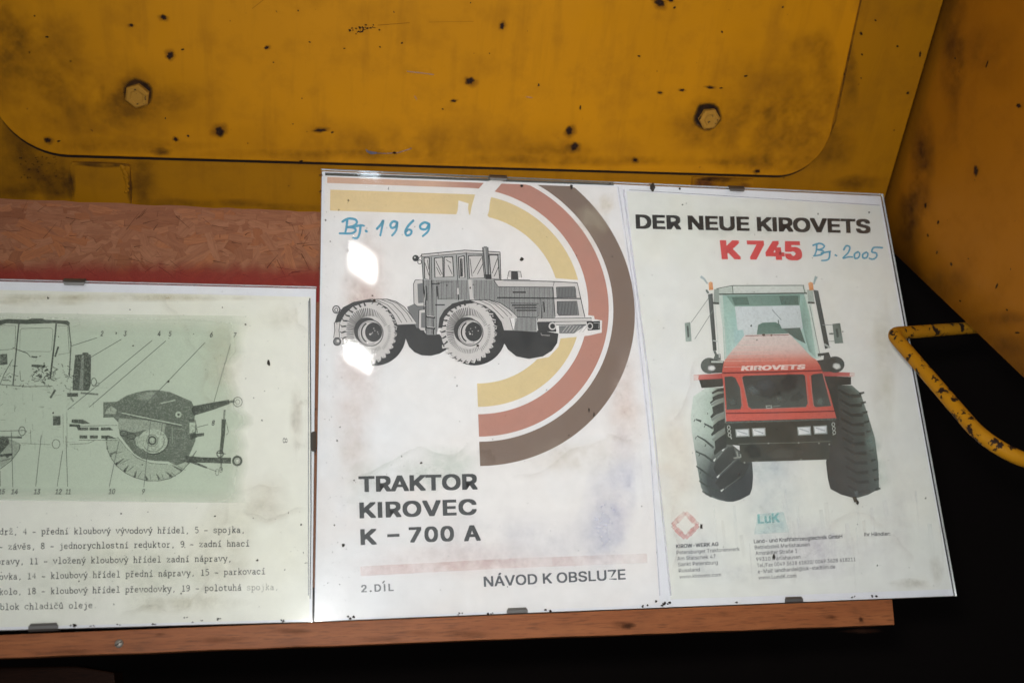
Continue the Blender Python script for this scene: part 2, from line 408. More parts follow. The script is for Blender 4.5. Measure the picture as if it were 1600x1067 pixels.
def glyphs(body, bold, shear, spacing):
    def build(t):
        cu = bpy.data.curves.new('t', 'FONT'); cu.body = t.replace('I', '\u0399').replace('Í', '\u0399')
        if FONT: cu.font = FONT
        cu.shear = shear; cu.space_character = spacing
        cu.dimensions = '2D'
        o = bpy.data.objects.new('t', cu); COL.objects.link(o)
        dg = bpy.context.evaluated_depsgraph_get(); dg.update()
        e = o.evaluated_get(dg); cv_ = e.to_curve(dg); loops = []
        for sp in cv_.splines:            # each contour as a polygon
            bp = sp.bezier_points; n_ = len(bp); L_ = []
            for i_ in range(n_):
                p_, q_ = bp[i_], bp[(i_ + 1) % n_]
                straight = (p_.handle_right - p_.co).length < 1e-5 and (q_.handle_left - q_.co).length < 1e-5
                st = p_.handle_right - p_.co; dd = q_.co - p_.co
                if straight or (abs(st.cross(dd).z) < 1e-7 and abs((q_.handle_left - p_.co).cross(dd).z) < 1e-7): L_.append((p_.co.x, p_.co.y))
                else: L_ += [(z_.x, z_.y) for z_ in interpolate_bezier(p_.co, p_.handle_right, q_.handle_left, q_.co, 5)[:-1]]
            if len(L_) > 2: loops.append(L_)
        e.to_curve_clear(); bpy.data.objects.remove(o); bpy.data.curves.remove(cu)
        def ar(l): return sum(l[i - 1][0] * l[i][1] - l[i][0] * l[i - 1][1] for i in range(len(l))) / 2
        def inside(p, l):
            r_ = False
            for i in range(len(l)):
                (x1_, y1_), (x2_, y2_) = l[i - 1], l[i]
                if (y1_ > p[1]) != (y2_ > p[1]) and p[0] < (x2_ - x1_) * (p[1] - y1_) / (y2_ - y1_) + x1_: r_ = not r_
            return r_
        sg = 1 if ar(max(loops, key=lambda l: abs(ar(l)))) > 0 else -1
        outer = [l for l in loops if ar(l) * sg > 0]; holes = [l for l in loops if ar(l) * sg <= 0]
        v = []; fc = []
        for l in outer:
            grp = [l] + [h for h in holes if inside(h[0], l)]
            flat = [p for q in grp for p in q]; b0 = len(v); v += flat
            for tr_ in tessellate_polygon([[Vector((*p, 0)) for p in q] for q in grp]): fc.append(tuple(b0 + i for i in tr_))
        return v, fc
    if 0 not in _cap:
        v, _ = build('H'); _cap[0] = max(q[1] for q in v)
    v, fc = build(body)
    return v, fc, min(q[0] for q in v), max(q[0] for q in v), _cap[0]
def layered(base_y, step=0.00003):
    return lambda x, y, k=0: PAPER(x, y, base_y - step * k)
def zoomer(ox, oy, s):
    return lambda *p: (ox + p[0] / s, oy + p[1] / s)
def zl(Z, pts): return [Z(*p) for p in pts]

# ================================================================== SETTING
bk = mesh('recess_wall', [(-1.5, 0.45, -1.0), (1.8, 0.45, -1.0), (1.8, 0.45, 1.2), (-1.5, 0.45, 1.2)], [(0, 1, 2, 3)], M_BACK)
bk['kind'] = 'structure'

# ================================================================== YELLOW MACHINE BODY
TH = math.radians(41)
D = Vector((0, -math.cos(TH), math.sin(TH))); N = Vector((0, -math.sin(TH), -math.cos(TH)))
Y0 = Vector((0, 0.0095, 0.297))
def YP(off=0.0): return lambda x, y, k=0: on(x, y, Y0 + N * (off + 0.00004 * k), N)
body = thing('machine_body', (0.2, 0.05, 0.25), 'rusty yellow painted sheet metal machine body with bolted hatch above the framed pages', 'machine')
P = YP()
right_top = P(1475, 0); right_bot = P(1386, 300); ed = (right_top - right_bot).normalized()
plate_pts = [right_bot - ed * 0.10, right_bot + ed * 0.32, P(-420, -330), P(-420, -330) - D * 0.55]
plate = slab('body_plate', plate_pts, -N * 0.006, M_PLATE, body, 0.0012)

# hatch door: rounded sheet standing slightly proud of the plate
H = YP(0.0045)
bl, br_ = H(-14, 239.5), H(1283, 277)
ur = H(1345, 0); rd = (ur - br_).normalized()
ld = (H(-30, 0) - bl).normalized()
hp = fillet([bl, br_, br_ + rd * 0.32, bl + ld * 0.34], [0.042, 0.034, 0.03, 0.03], 14)
hatch = slab('hatch_door', hp, -N * 0.004, M_YEL, body, 0.0011, 3)
hatch['label'] = 'bolted yellow hatch door with rounded corners and rust pits'
# dark strip added to paint the shaded gap round the hatch
cen = sum(hp, Vector()) / len(hp)
S2 = [p + (p - cen).normalized() * 0.0003 - D * 0.0026 - N * 0.0036 for p in hp]
slab('gap_shade_strip', S2, -N * 0.0006, M_GAP, hatch)

def bolt(px, py, rad, rot, parent):
    c = H(px, py); ax = Vector((1, 0, 0)); ay = N.cross(ax).normalized()
    V = []; F = []
    rings = [(-0.001, 1.0), (0.0046, 1.0), (0.0056, 0.84), (0.0056, 0.60), (0.0050, 0.50)]
    for h, q in rings:
        for k in range(6):
            a = rot + k * math.pi / 3
            V.append(c + N * h + (ax * math.cos(a) + ay * math.sin(a)) * rad * q)
    for i in range(len(rings) - 1):
        for k in range(6): F.append((i * 6 + k, i * 6 + (k + 1) % 6, i * 6 + 6 + (k + 1) % 6, i * 6 + 6 + k))
    F.append(tuple(range(24, 30)))
    o = mesh('bolt', V, F, M_BOLT, parent)
    bm = bmesh.new(); bm.from_mesh(o.data); bmesh.ops.recalc_face_normals(bm, faces=bm.faces); bm.to_mesh(o.data); bm.free()
    return o
bolt(216, 148, 0.0078, 0.35, hatch)
bolt(1106, 184, 0.0076, 0.15, hatch)

def collar(px, py):                     # dark grime ring round the bolt head, shadow wedge painted above it
    q = Ink(YP(0.0047)); q.layer = 20
    q.splat(px - 1, py - 2.5, 23.5, 23, (0.012, 0.006, 0.004), .97, jit=.12, core=.72)
    q.splat(px - 2, py - 13, 17, 9, (0.006, 0.004, 0.004), .97, jit=.15, core=.5)
    return q.done('bolt_grime_shade', M_DIRT, hatch)
RUST = (0.018, 0.008, 0.005); HALO = (0.13, 0.045, 0.006)
def rust(px, py, rx, ry, fn, parent, halo=1.7, rot=0.0, c=RUST, a=0.95):
    k = Ink(fn); k.layer = 2
    if halo: k.splat(px, py, rx * halo, ry * halo, HALO, 0.55, jit=0.3, core=0.3, rot=rot)
    k.layer = 4; k.splat(px, py, rx, ry, c, a, jit=0.4, core=0.5, rot=rot)
    return k.done('rust_spot', M_DIRT, parent)
HF = YP(0.0046)
collar(216, 148); collar(1106, 184)
for x, y, a, b_ in [(265, 87, 6.5, 5.5), (343, 205, 8.5, 8), (75, 219, 5, 4.5), (92, 221, 3, 2), (735, 127, 7, 6), (785, 41, 4, 5), (502, 204, 9, 3), (519, 207, 2.5, 2), (890, 205, 6.5, 6.5), (898, 230, 7, 6.5), (1032, 5, 8, 7), (1048, 1, 4, 3), (1054, 12, 2.5, 2.5), (992, 250, 3.5, 3.5), (256, 28, 5.5, 4), (205, 40, 3.5, 2.5), (73, 58, 3, 2), (708, 158, 4.5, 2), (417, 75, 4, 2.5), (275, 218, 3.5, 3), (285, 78, 3, 2), (692, 171, 2, 1.5), (998, 88, 2.5, 2), (1031, 145, 3.5, 2), (907, 168, 2, 4), (470, 252, 3, 2), (1128, 50, 2, 2), (1223, 12, 2, 2), (1165, 119, 3, 2), (1066, 141, 4, 2), (1110, 137, 6, 2), (1126, 138, 3, 1.5), (1183, 268, 4, 3), (54, 25, 2, 1.5), (46, 82, 1.5, 1.5), (628, 68, 2, 2), (538, 76, 2, 1.5), (594, 74, 2, 1.5), (484, 66, 2.5, 1.5), (427, 98, 1.5, 1.5), (110, 96, 1.5, 1.5), (466, 17, 2, 1.5), (765, 84, 1.5, 1.2)]:
    rust(x, y, a, b_, HF, hatch, halo=1.8 if a > 3 else 0)
k = Ink(HF); k.layer = 3           # cluster of chips at the top and the grey-blue scratches
for i in range(26):
    x = 556 + abs(random.gauss(0, 22)) - 10; y = 46 + random.gauss(0, 3.0) - (x - 556) * 0.06
    k.splat(x, y, random.uniform(1, 3.2), random.uniform(0.8, 2.2), RUST, 0.8, n=8)
k.ring(563, 46, 4.5, 4.5, 2.2, RUST, 0.9, a0=-60, a1=140)
k.done('chipped_paint', M_DIRT, hatch)
k = Ink(HF); k.sep = 1.0; k.layer = 3
GB = (0.20, 0.20, 0.26)
k.poly([(571, 233), (576, 236), (590, 238.5), (588, 241), (579, 241.5), (573, 238)], GB, 0.9)
k.line([(588, 240), (605, 240), (622, 239), (643, 232)], 1.4, GB, 0.6); k.splat(616, 239, 4, 2, RUST, 0.9)
k.line([(636, 112), (655, 114), (678, 117)], 1.6, GB, 0.45); k.line([(648, 150), (651, 156)], 1.5, GB, .4); k.line([(822, 152), (832, 153)], 1.5, GB, .4)
k.line([(394, 14), (412, 0)], 0.8, RUST, 0.5); k.line([(670, 35), (740, 34)], 0.8, RUST, .35); k.line([(590, 40), (640, 36)], 1.0, RUST, .4)
k.done('paint_scratch', M_DIRT, hatch)
k = Ink(HF); k.sep = 1.0; k.layer = 1           # soot and grease rubbed in; broad washes paint the flash falloff at the sides
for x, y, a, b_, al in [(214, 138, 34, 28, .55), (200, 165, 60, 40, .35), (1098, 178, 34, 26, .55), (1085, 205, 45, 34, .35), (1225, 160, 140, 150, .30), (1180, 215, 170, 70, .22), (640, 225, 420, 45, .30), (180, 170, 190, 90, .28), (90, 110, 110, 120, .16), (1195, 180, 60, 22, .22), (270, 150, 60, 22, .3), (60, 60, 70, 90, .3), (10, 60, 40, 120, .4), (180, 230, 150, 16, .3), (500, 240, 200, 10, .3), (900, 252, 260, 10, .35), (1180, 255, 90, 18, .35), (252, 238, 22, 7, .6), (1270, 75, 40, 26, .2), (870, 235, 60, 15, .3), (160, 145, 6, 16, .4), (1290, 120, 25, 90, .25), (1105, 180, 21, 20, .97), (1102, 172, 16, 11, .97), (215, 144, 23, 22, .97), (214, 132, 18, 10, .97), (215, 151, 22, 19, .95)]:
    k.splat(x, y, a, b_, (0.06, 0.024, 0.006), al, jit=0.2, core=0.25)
k.done('grime_and_shade', M_WASH, hatch)
k = Ink(YP(0.0002)); k.sep = 1.0; k.layer = 1  # plate grime, plus dark wash painting the less lit strip under the hatch
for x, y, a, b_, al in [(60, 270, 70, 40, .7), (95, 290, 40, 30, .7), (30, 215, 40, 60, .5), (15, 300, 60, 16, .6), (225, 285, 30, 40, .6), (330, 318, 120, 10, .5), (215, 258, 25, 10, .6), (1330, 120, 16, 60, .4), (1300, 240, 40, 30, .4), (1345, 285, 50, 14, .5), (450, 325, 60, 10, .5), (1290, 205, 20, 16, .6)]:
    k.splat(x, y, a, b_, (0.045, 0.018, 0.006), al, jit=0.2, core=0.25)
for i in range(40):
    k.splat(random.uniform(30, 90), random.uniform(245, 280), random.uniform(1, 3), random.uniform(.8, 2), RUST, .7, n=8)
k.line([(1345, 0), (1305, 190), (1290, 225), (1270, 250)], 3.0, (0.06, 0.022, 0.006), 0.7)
k.done('grime_and_shade', M_WASH, body)
for x, y, a, b_ in [(1346, 53, 3, 3), (1368, 32, 2, 2), (1347, 86, 2, 2), (1402, 73, 2, 2.5), (1318, 116, 3.5, 2), (1290, 215, 6, 4), (1438, 85, 2.5, 5), (1418, 146, 2.5, 3), (1285, 222, 3, 2)]:
    rust(x, y, a, b_, YP(0.0003), body, halo=0)

# hinge leaves welded under the hatch
def leaf(pts, th, label=None):
    q = YP(th); o = slab('hinge_plate', [q(*p) for p in pts], -N * (th + 0.001), M_PLATE, body, 0.0008)
    if label: o['label'] = label
    return o
hl = leaf([(116, 322), (205, 325), (203, 262), (198, 257), (112, 254), (108, 262), (114, 290)], 0.0022, 'yellow hinge leaf welded below the hatch with rusty edges')
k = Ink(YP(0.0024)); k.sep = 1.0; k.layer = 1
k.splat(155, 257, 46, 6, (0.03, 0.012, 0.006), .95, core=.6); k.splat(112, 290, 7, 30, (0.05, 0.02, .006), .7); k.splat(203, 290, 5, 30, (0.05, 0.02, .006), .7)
k.done('grime_and_shade', M_WASH, hl)
V = []; F = []
q = YP(0.0022)
for i in range(15):
    t = i / 14; x, y, rr = 191 + 8 * math.sin(t * 2.2) + random.uniform(-1, 1), 260 + 40 * t, .0019 * (1 - .35 * t) * random.uniform(.75, 1.1)
    c = q(x, y); b0 = len(V)
    for a in range(5):
        for bq in range(8):
            ph = a / 4 * math.pi / 2; t = bq / 8 * 2 * math.pi
            V.append(c + Vector((1, 0, 0)) * rr * math.cos(ph) * math.cos(t) + D * rr * math.cos(ph) * math.sin(t) + N * rr * .7 * math.sin(ph))
    for a in range(4):
        for bq in range(8): F.append((b0 + a * 8 + bq, b0 + a * 8 + (bq + 1) % 8, b0 + a * 8 + 8 + (bq + 1) % 8, b0 + a * 8 + 8 + bq))
mesh('weld_bead', V, F, M_PLATE, hl, smooth=True)
hr = leaf([(1082, 310), (1178, 316), (1178, 281), (1082, 277)], 0.0022, 'rust brown hinge leaf behind the top of the wide glass frame')
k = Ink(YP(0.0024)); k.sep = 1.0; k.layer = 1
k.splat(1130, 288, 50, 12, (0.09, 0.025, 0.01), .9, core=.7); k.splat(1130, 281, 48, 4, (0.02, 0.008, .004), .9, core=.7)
k.done('grime_and_shade', M_WASH, hr)

# side panel: folds away from the plate's right edge towards the viewer
xe = right_bot
PSI = math.radians(2)
prof = [(0.045, -0.050), (0.022, -0.034), (0.0125, -0.022), (0.0085, -0.008), (0.0075, 0.006)]
s0 = prof[-1]
for s in (0.02, 0.05, 0.10, 0.18, 0.30): prof.append((s0[0] + s * math.sin(PSI), s0[1] + s * math.cos(PSI)))
edn = ed                                                      # the fold runs along the plate's edge
ca, cb = ray(1404, 402), ray(1600, 590); cutn = ca.cross(cb)  # plane of the slanting lower rim
V = []; F = []
def prof_pt(p): return xe + Vector((1, 0, 0)) * p[0] + N * p[1]
low = []
for p in prof:
    b0 = prof_pt(p); t = (CAM_LOC - b0).dot(cutn) / edn.dot(cutn); low.append(max(-0.25, min(0.2, t)))
NT = 12
for p, t0 in zip(prof, low):
    for j in range(NT + 1): V.append(prof_pt(p) + edn * (t0 + (0.42 - t0) * j / NT))
for i in range(len(prof) - 1):
    for j in range(NT):
        a = i * (NT + 1) + j; F.append((a, a + 1, a + NT + 2, a + NT + 1))
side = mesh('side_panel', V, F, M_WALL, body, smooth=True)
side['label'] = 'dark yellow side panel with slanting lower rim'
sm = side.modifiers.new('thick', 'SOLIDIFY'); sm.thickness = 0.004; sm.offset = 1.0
nrm = (prof_pt(prof[6]) - prof_pt(prof[5])).cross(edn).normalized()
if nrm.x > 0: nrm = -nrm
WP = lambda x, y, k=0: on(x, y, prof_pt(prof[5]) + nrm * (0.0006 + 0.00004 * k), nrm)
print('side plane', [tuple(round(v, 3) for v in WP(*q)) for q in ((1404, 402), (1600, 590), (1525, 265), (1590, 10))])
for x, y, a, b_, rt in [(1525, 266, 4, 10, .15), (1591, 165, 4, 5, 0), (1446, 322, 2.5, 4.5, .2), (1466, 347, 2, 4, 0), (1450, 368, 2, 3, 0), (1464, 395, 2, 3, 0), (1486, 413, 2, 4, 0), (1557, 447, 2, 5, .3), (1573, 484, 2, 2, 0), (1590, 520, 4, 2, 0), (1542, 100, 1.5, 6, .3), (1500, 470, 2, 2, 0)]:
    rust(x, y, a, b_, WP, side, halo=0, rot=rt)
k = Ink(WP); k.sep = 1.0
for x, y, a, b_, al in [(1490, 80, 26, 130, .6), (1440, 250, 26, 90, .7), (1420, 340, 24, 70, .75), (1560, 500, 60, 14, .5), (1580, 540, 40, 20, .45), (1545, 90, 50, 80, .3), (1480, 440, 40, 30, .4)]:
    k.splat(x, y, a, b_, (0.045, 0.018, 0.006), al, jit=0.2, core=0.25)
k.done('grime_and_shade', M_WASH, side)

# grab handle
def HPt(x, y, yy): return on(x, y, Vector((0, yy, 0)), FN)
hq = [HPt(1640, 505, 0.035), HPt(1520, 512, 0.004), HPt(1394, 521, -0.034), HPt(1558, 712, -0.115), HPt(1720, 742, -0.10)]
def rounded(pts, rr, seg=9):
    out = [pts[0]]
    for i in range(1, len(pts) - 1):
        p = pts[i]; a = (pts[i - 1] - p).normalized(); b = (pts[i + 1] - p).normalized(); ang = a.angle(b)
        if ang > 3.0: out.append(p); continue
        t = min(rr[i] / math.tan(ang / 2), (pts[i - 1] - p).length * .9, (pts[i + 1] - p).length * .45); rad = t * math.tan(ang / 2)
        c = p + (a + b).normalized() * (rad / math.sin(ang / 2)); s = p + a * t - c; e = p + b * t - c; tot = s.angle(e)
        for k in range(seg + 1):
            q = k / seg; out.append(c + (s * math.sin((1 - q) * tot) + e * math.sin(q * tot)) / math.sin(tot))
    out.append(pts[-1]); return out
hnd = tube('grab_handle', rounded(hq, [0, 0.03, 0.010, 0.028, 0]), 0.0044, M_HANDLE, body, 20)
hnd['label'] = 'bent yellow rod handle with flaking paint beside the wide glass frame'

# ================================================================== CHIPBOARD PANEL
OY = 0.0085
O = lambda x, y: PAPER(x, y, OY)
osb = thing('chipboard_panel', (-0.1, OY, 0.2), 'reddish strand board panel with red painted lower edge above the diagram frame', 'board')
tl, tr = O(-330, 296), O(620, 337)
top_pts = []
for i in range(41):
    t = i / 40; p = tl.lerp(tr, t); top_pts.append(p + Vector((0, 0, random.uniform(-.0005, .0005))))
osb_core = slab('board_core', [Vector((tl.x, OY, 0.02)), Vector((tr.x, OY, 0.02))] + top_pts[::-1], Vector((0, 0.012, 0)), M_CORE, osb)
variants = []
for i in range(12):
    L = random.uniform(.016, .046); Wd = random.uniform(.004, .011); n = 7
    up = [(-Wd / 2 * random.uniform(.5, 1.1), L * (k / (n - 1) - .5)) for k in range(n)]
    dn = [(Wd / 2 * random.uniform(.5, 1.1), L * (k / (n - 1) - .5)) for k in range(n)]
    sp = random.uniform(-.25, .25)
    out = [(x + sp * y, y) for x, y in up] + [(x + sp * y, y) for x, y in dn[::-1]]
    nn = len(out); bend = random.uniform(-.0001, .00022)
    V = [(x, -0.00012 - bend * abs(y) / L, y) for x, y in out] + [(x * 1.06, 0.0002, y * 1.02) for x, y in out]
    F = [tuple(range(nn))] + [(k, k + nn, (k + 1) % nn + nn, (k + 1) % nn) for k in range(nn)]
    me = bpy.data.meshes.new('wood_strand'); me.from_pydata(V, [], F); me.update()
    bm = bmesh.new(); bm.from_mesh(me); bmesh.ops.recalc_face_normals(bm, faces=bm.faces); bm.to_mesh(me); bm.free()
    me.materials.append(M_OSB); variants.append(me)
for i in range(285):
    x = random.uniform(-40, 490); y = random.uniform(313 + x * .045, 436 + x * .02)
    c = O(x, y)
    a = math.radians(random.choice([random.gauss(70, 22), random.gauss(-55, 25), random.uniform(-90, 90), random.gauss(90, 14)]))
    lim = tl.lerp(tr, (c.x - tl.x) / (tr.x - tl.x)).z - .0005
    vm = variants[i % 12]
    for _ in range(12):
        top = max(c.z + v.co.z * math.cos(a) - v.co.x * math.sin(a) for v in vm.vertices)
        if top <= lim: break
        a = math.radians(random.gauss(93, 14)); c.z -= max(0, min(top - lim, .004))
    o = link(bpy.data.objects.new('wood_strand', variants[i % 12]), osb)
    o.location = c - wloc(osb) + Vector((0, -0.00007 * (i % 6), 0)); o.rotation_euler = (random.uniform(-.02, .02), a, 0)
q = Ink(lambda x, y, kk=0: PAPER(x, y, OY - 0.0011)); rng = random.Random(3)      # dark gaps between the strands
for i in range(80):
    x = rng.uniform(-30, 490); y = rng.uniform(324 + x * .045, 430 + x * .02); a = rng.choice([rng.gauss(.5, .4), rng.gauss(-.8, .4), rng.gauss(0, .15)]); L = rng.uniform(6, 34)
    q.line([(x, y), (x + L * .5 * math.cos(a) , y + L * .5 * math.sin(a) + rng.uniform(-1, 1)), (x + L * math.cos(a), y + L * math.sin(a))], rng.uniform(.6, 1.6), (0.09, 0.032, 0.016), rng.uniform(.3, .7), w2=.4)
q.done('strand_gap', M_INK, osb, kind='stuff')
k = Ink(lambda x, y, kk=0: PAPER(x, y, OY - 0.0013)); n = 60
Pq = []; cs = []; rc = (0.27, 0.03, 0.026)
for i in range(n + 1):
    x = -60 + 600 * i / n; b0 = 446 + x * .012; jt = random.uniform(-6, 6)
    Pq += [(x, 404 + x * .012 + jt), (x, 424 + x * .012 + jt * .5), (x, b0 + 20)]; cs += [(*rc, 0), (*rc, .6), (*rc, .95)]
k.add(Pq, [f for i in range(n) for f in ((3 * i, 3 * i + 3, 3 * i + 4, 3 * i + 1), (3 * i + 1, 3 * i + 4, 3 * i + 5, 3 * i + 2))], cs)
k.done('red_paint_band', M_INK, osb, 'red paint brushed along the lower edge')

# ================================================================== WOODEN BATTEN
BY = -0.004
B = lambda x, y: PAPER(x, y, BY)
bat = thing('wooden_batten', (0.1, 0.01, -0.03), 'brown wooden batten carrying the two glass frames', 'batten')
b1, b2 = B(-300, 1039), B(1398, 975.5)
z1 = -0.0006
wb = [b1 + (b2 - b1) * (i / 30) + Vector((0, 0, random.uniform(-.00025, .00025))) for i in range(31)]
rt = B(1395, 940)
slab('batten_strip', wb + [Vector((rt.x, BY, z1))] + [Vector((b1.x, BY, z1))], Vector((0, 0.032, 0)), M_BATTEN, bat, 0.0005)
BF = lambda x, y, k=0: PAPER(x, y, BY - 0.0001 - 0.00004 * k)
k = Ink(BF); k.sep = 1.0
for x, y, a, b_, al in [(1297, 964, 14, 4, .9), (1345, 967, 5, 5, .8), (982, 978, 12, 6, .8), (975, 975, 22, 8, .4), (340, 1000, 60, 6, .3), (700, 990, 80, 8, .35), (1280, 950, 10, 2, .8), (600, 998, 30, 5, .4), (100, 1018, 80, 6, .3), (1130, 960, 50, 5, .3), (455, 985, 40, 5, .4), (250, 990, 10, 2, .6), (1352, 985, 40, 4, .4)]:
    k.splat(x, y, a, b_, (0.05, 0.018, 0.008), al, jit=.3, core=.35)
k.done('knot', M_WASH, bat)
c = B(186, 1005); V = []; F = []
for h, q in ((0, 1), (.0008, .95), (.0014, .55), (.0015, .0001)):
    for j in range(14):
        a = j / 14 * 2 * math.pi; V.append(c + Vector((.0024 * q * math.cos(a), -h, .0024 * q * math.sin(a))))
for i in range(3):
    for j in range(14): F.append((i * 14 + j, i * 14 + (j + 1) % 14, i * 14 + 14 + (j + 1) % 14, i * 14 + 14 + j))
scr = mesh('screw', V, F, M_SCREW, bat, smooth=True)
mesh('screw_slot', [c + Vector((x, -.0016, z)) for x, z in ((-.0018, -.0008), (.0016, .0012), (.0018, .0008), (-.0016, -.0012))], [(0, 1, 2, 3)], M_GAP, scr)

# lower dark timber behind the batten
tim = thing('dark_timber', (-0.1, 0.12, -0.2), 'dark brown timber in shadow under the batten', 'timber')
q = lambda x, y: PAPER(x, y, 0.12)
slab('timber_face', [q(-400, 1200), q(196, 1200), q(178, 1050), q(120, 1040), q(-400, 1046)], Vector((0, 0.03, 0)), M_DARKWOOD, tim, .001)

# ================================================================== GLASS FRAMES
def glass_frame(name, loc, label, px_corners, rectangle=None):
    t = thing(name, loc, label, 'picture frame')
    if rectangle: pts = [Vector(p) for p in rectangle]
    else: pts = [PAPER(*p, 0.0) for p in px_corners]
    def at(y): return [Vector((p.x, y, p.z)) for p in pts]
    gl = slab('glass_pane', at(0.0), Vector((0, 0.0018, 0)), M_GLASS, t)
    cen = sum(pts, Vector()) / 4
    # ground edge of the pane, a thin rim strip round it
    V = []; F = []
    for y in (0.0001, 0.0017):
        for p in pts: V.append(Vector((p.x, y, p.z)) + (p - cen).normalized() * 0.00035)
    for i in range(4): F.append((i, (i + 1) % 4, (i + 1) % 4 + 4, i + 4))
    mesh('pane_edge', V, F, M_EDGE, gl)
    def inset(y, d): return [Vector((p.x - math.copysign(d, p.x - cen.x), y, p.z - math.copysign(d, p.z - cen.z))) for p in pts]
    slab('mount_card', inset(0.0029, 0.0004), Vector((0, 0.0006, 0)), M_CARD, t)
    slab('backing_board', inset(0.0037, 0.0002), Vector((0, 0.0026, 0)), M_BOARD, t)
    return t
def clip(t, px, py, side, wd=0.0135, deep=0.0034):
    """bent spring clip gripping the pane edge; side = t, b or r"""
    c = PAPER(px, py, 0.0); w2 = wd / 2
    prof = [(-0.0009, deep), (-0.0013, deep * .55), (-0.0009, 0.0003), (-0.0002, -0.0009), (0.0060, -0.0009)]  # (y, inward distance)
    V = []; F = []; M_ = 6
    for (y, d) in prof:
        for j in range(M_ + 1):
            s = (j / M_ * 2 - 1) * w2 * (0.86 if d > deep * .9 else 1.0)
            if side == 't': V.append((c.x + s, y, c.z - d))
            elif side == 'b': V.append((c.x + s, y, c.z + d))
            else: V.append((c.x - d, y, c.z + s))
    for i in range(len(prof) - 1):
        for j in range(M_):
            a = i * (M_ + 1) + j; F.append((a, a + 1, a + M_ + 2, a + M_ + 1))
    o = mesh('spring_clip', V, F, M_CLIP, t)
    s = o.modifiers.new('thick', 'SOLIDIFY'); s.thickness = 0.0004; s.offset = 1
    return o

# ---- wide frame with two pages
fr = glass_frame('clip_frame', (0.21, 0, 0), 'wide frameless glass clip frame holding two tractor pages', None,
                 [(0, 0, 0), (0.42, 0, 0), (0.42, 0, 0.297), (0, 0, 0.297)])
fr_edge_top = lambda x: 264 + (x - 502) * 40 / 878
fr_edge_bot = lambda x: 971 - (x - 490) * 41 / 1005
clip(fr, 778, fr_edge_top(778), 't', .0125); clip(fr, 1150, fr_edge_top(1150), 't', .0125)
clip(fr, 808, fr_edge_bot(808), 'b', .013); clip(fr, 1240, fr_edge_bot(1240), 'b', .0125)

def sheet(name, px, y, m, parent, label):
    pts = [PAPER(a, b, y) for a, b in px]
    o = slab(name, pts, Vector((0, 0.0001, 0)), m, parent)
    o['label'] = label; return o
SY = 0.0026
cover = sheet('paper_sheet', [(494, 967), (1031, 944), (1014, 690), (985, 440), (963, 292), (507, 275)], SY, M_COVER, fr, 'aged cover page with striped arcs and a line drawn tractor')
broch = sheet('paper_sheet', [(1048, 936), (1487, 920), (1375, 322), (979, 299)], SY, M_BROCH, fr, 'brochure page with a red tractor seen from the front')

k = Ink(layered(0.00284)); k.sep = 1.0; k.poly([(508, 269.8), (959, 287), (959, 290), (508, 274.5)], (0.07, 0.07, 0.06), 1)  # dark line paints the shade at the sheet's curled top edge
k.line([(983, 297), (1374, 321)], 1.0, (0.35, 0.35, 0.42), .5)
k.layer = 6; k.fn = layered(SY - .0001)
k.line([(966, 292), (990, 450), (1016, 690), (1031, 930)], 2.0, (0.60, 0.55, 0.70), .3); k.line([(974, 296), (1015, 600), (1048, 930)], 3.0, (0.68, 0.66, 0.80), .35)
k.done('page_edge_line_and_shade', M_INK, fr)

BLK = (0.035, 0.036, 0.038)
# --- arcs
Zs = zoomer(490, 250, 3.048)
def uv(x, y): p = PAPER(x, y, SY); return p.x, p.z
cu = uv(741, 480)[0]
yt, yb = uv(737, 304)[1], uv(740.5, 635.5)[1]
cv = (yt + yb) / 2; Ryo = (yt - yb) / 2
def RB(y): return cv - uv(741, y)[1]
radii = dict(y=(RB(599), Ryo), s=(RB(647), RB(682)), b=(RB(690), RB(728)))
SAL = col((184, 132, 118)); SAL2 = col((212, 172, 150)); YLW = col((216, 194, 148)); BRN = col((126, 106, 95))
vtl, vtr = uv(508, 276), uv(961, 293)
def vtop(x): return vtl[1] + (vtr[1] - vtl[1]) * (x - vtl[0]) / (vtr[0] - vtl[0]) - .0004
def arcs(kk, key, c, cl):
    r0, r1 = radii[key]; V = []; F = []; C = []
    n = 72
    for i in range(n + 1):
        a = -math.pi / 2 + math.pi * i / n
        for rr in (r0, r1):
            x = cu + rr * math.cos(a) * 0.977; z = cv + rr * math.sin(a)
            V.append(Vector((x, SY - .00006, min(z, vtop(x))))); C.append((*c, .96))
    if cl:
        for i in range(1, 13):
            x = cu + (uv(511 if key == 's' else 516, 300)[0] - cu) * i / 12
            for rr in (r0, r1):
                V.append(Vector((x, SY - .00006, min(cv + rr - .0008 * i / 12, vtop(x))))); t = min(1, i / 3); C.append((*[c[j] * (1 - t) + cl[j] * t for j in range(3)], .94))
    b0 = len(kk.V); kk.V += V; kk.C += C
    for i in range(len(V) // 2 - 1): kk.F.append((b0 + 2 * i, b0 + 2 * i + 1, b0 + 2 * i + 3, b0 + 2 * i + 2))
k = Ink(layered(SY))
arcs(k, 'b', BRN, None); arcs(k, 's', SAL, SAL2); arcs(k, 'y', YLW, col((226, 200, 152)))
k.done('striped_arcs', M_INK, cover, 'yellow, salmon and brown concentric stripes')
PW = (0.85, 0.81, 0.81)
k = Ink(layered(SY, .00001)); k.sep = 1.0; k.layer = 8
k.poly(zl(Zs, [(812, 108), (842, 98), (905, 99), (884, 126), (850, 165), (842, 190), (838, 215), (836, 240), (828, 265), (838, 276), (800, 280), (740, 276), (748, 250), (752, 225), (768, 170), (778, 148), (800, 122)]), PW)
k.poly(zl(Zs, [(690, 193), (712, 200), (738, 208), (735, 232), (742, 268), (678, 266), (686, 240)]), PW)
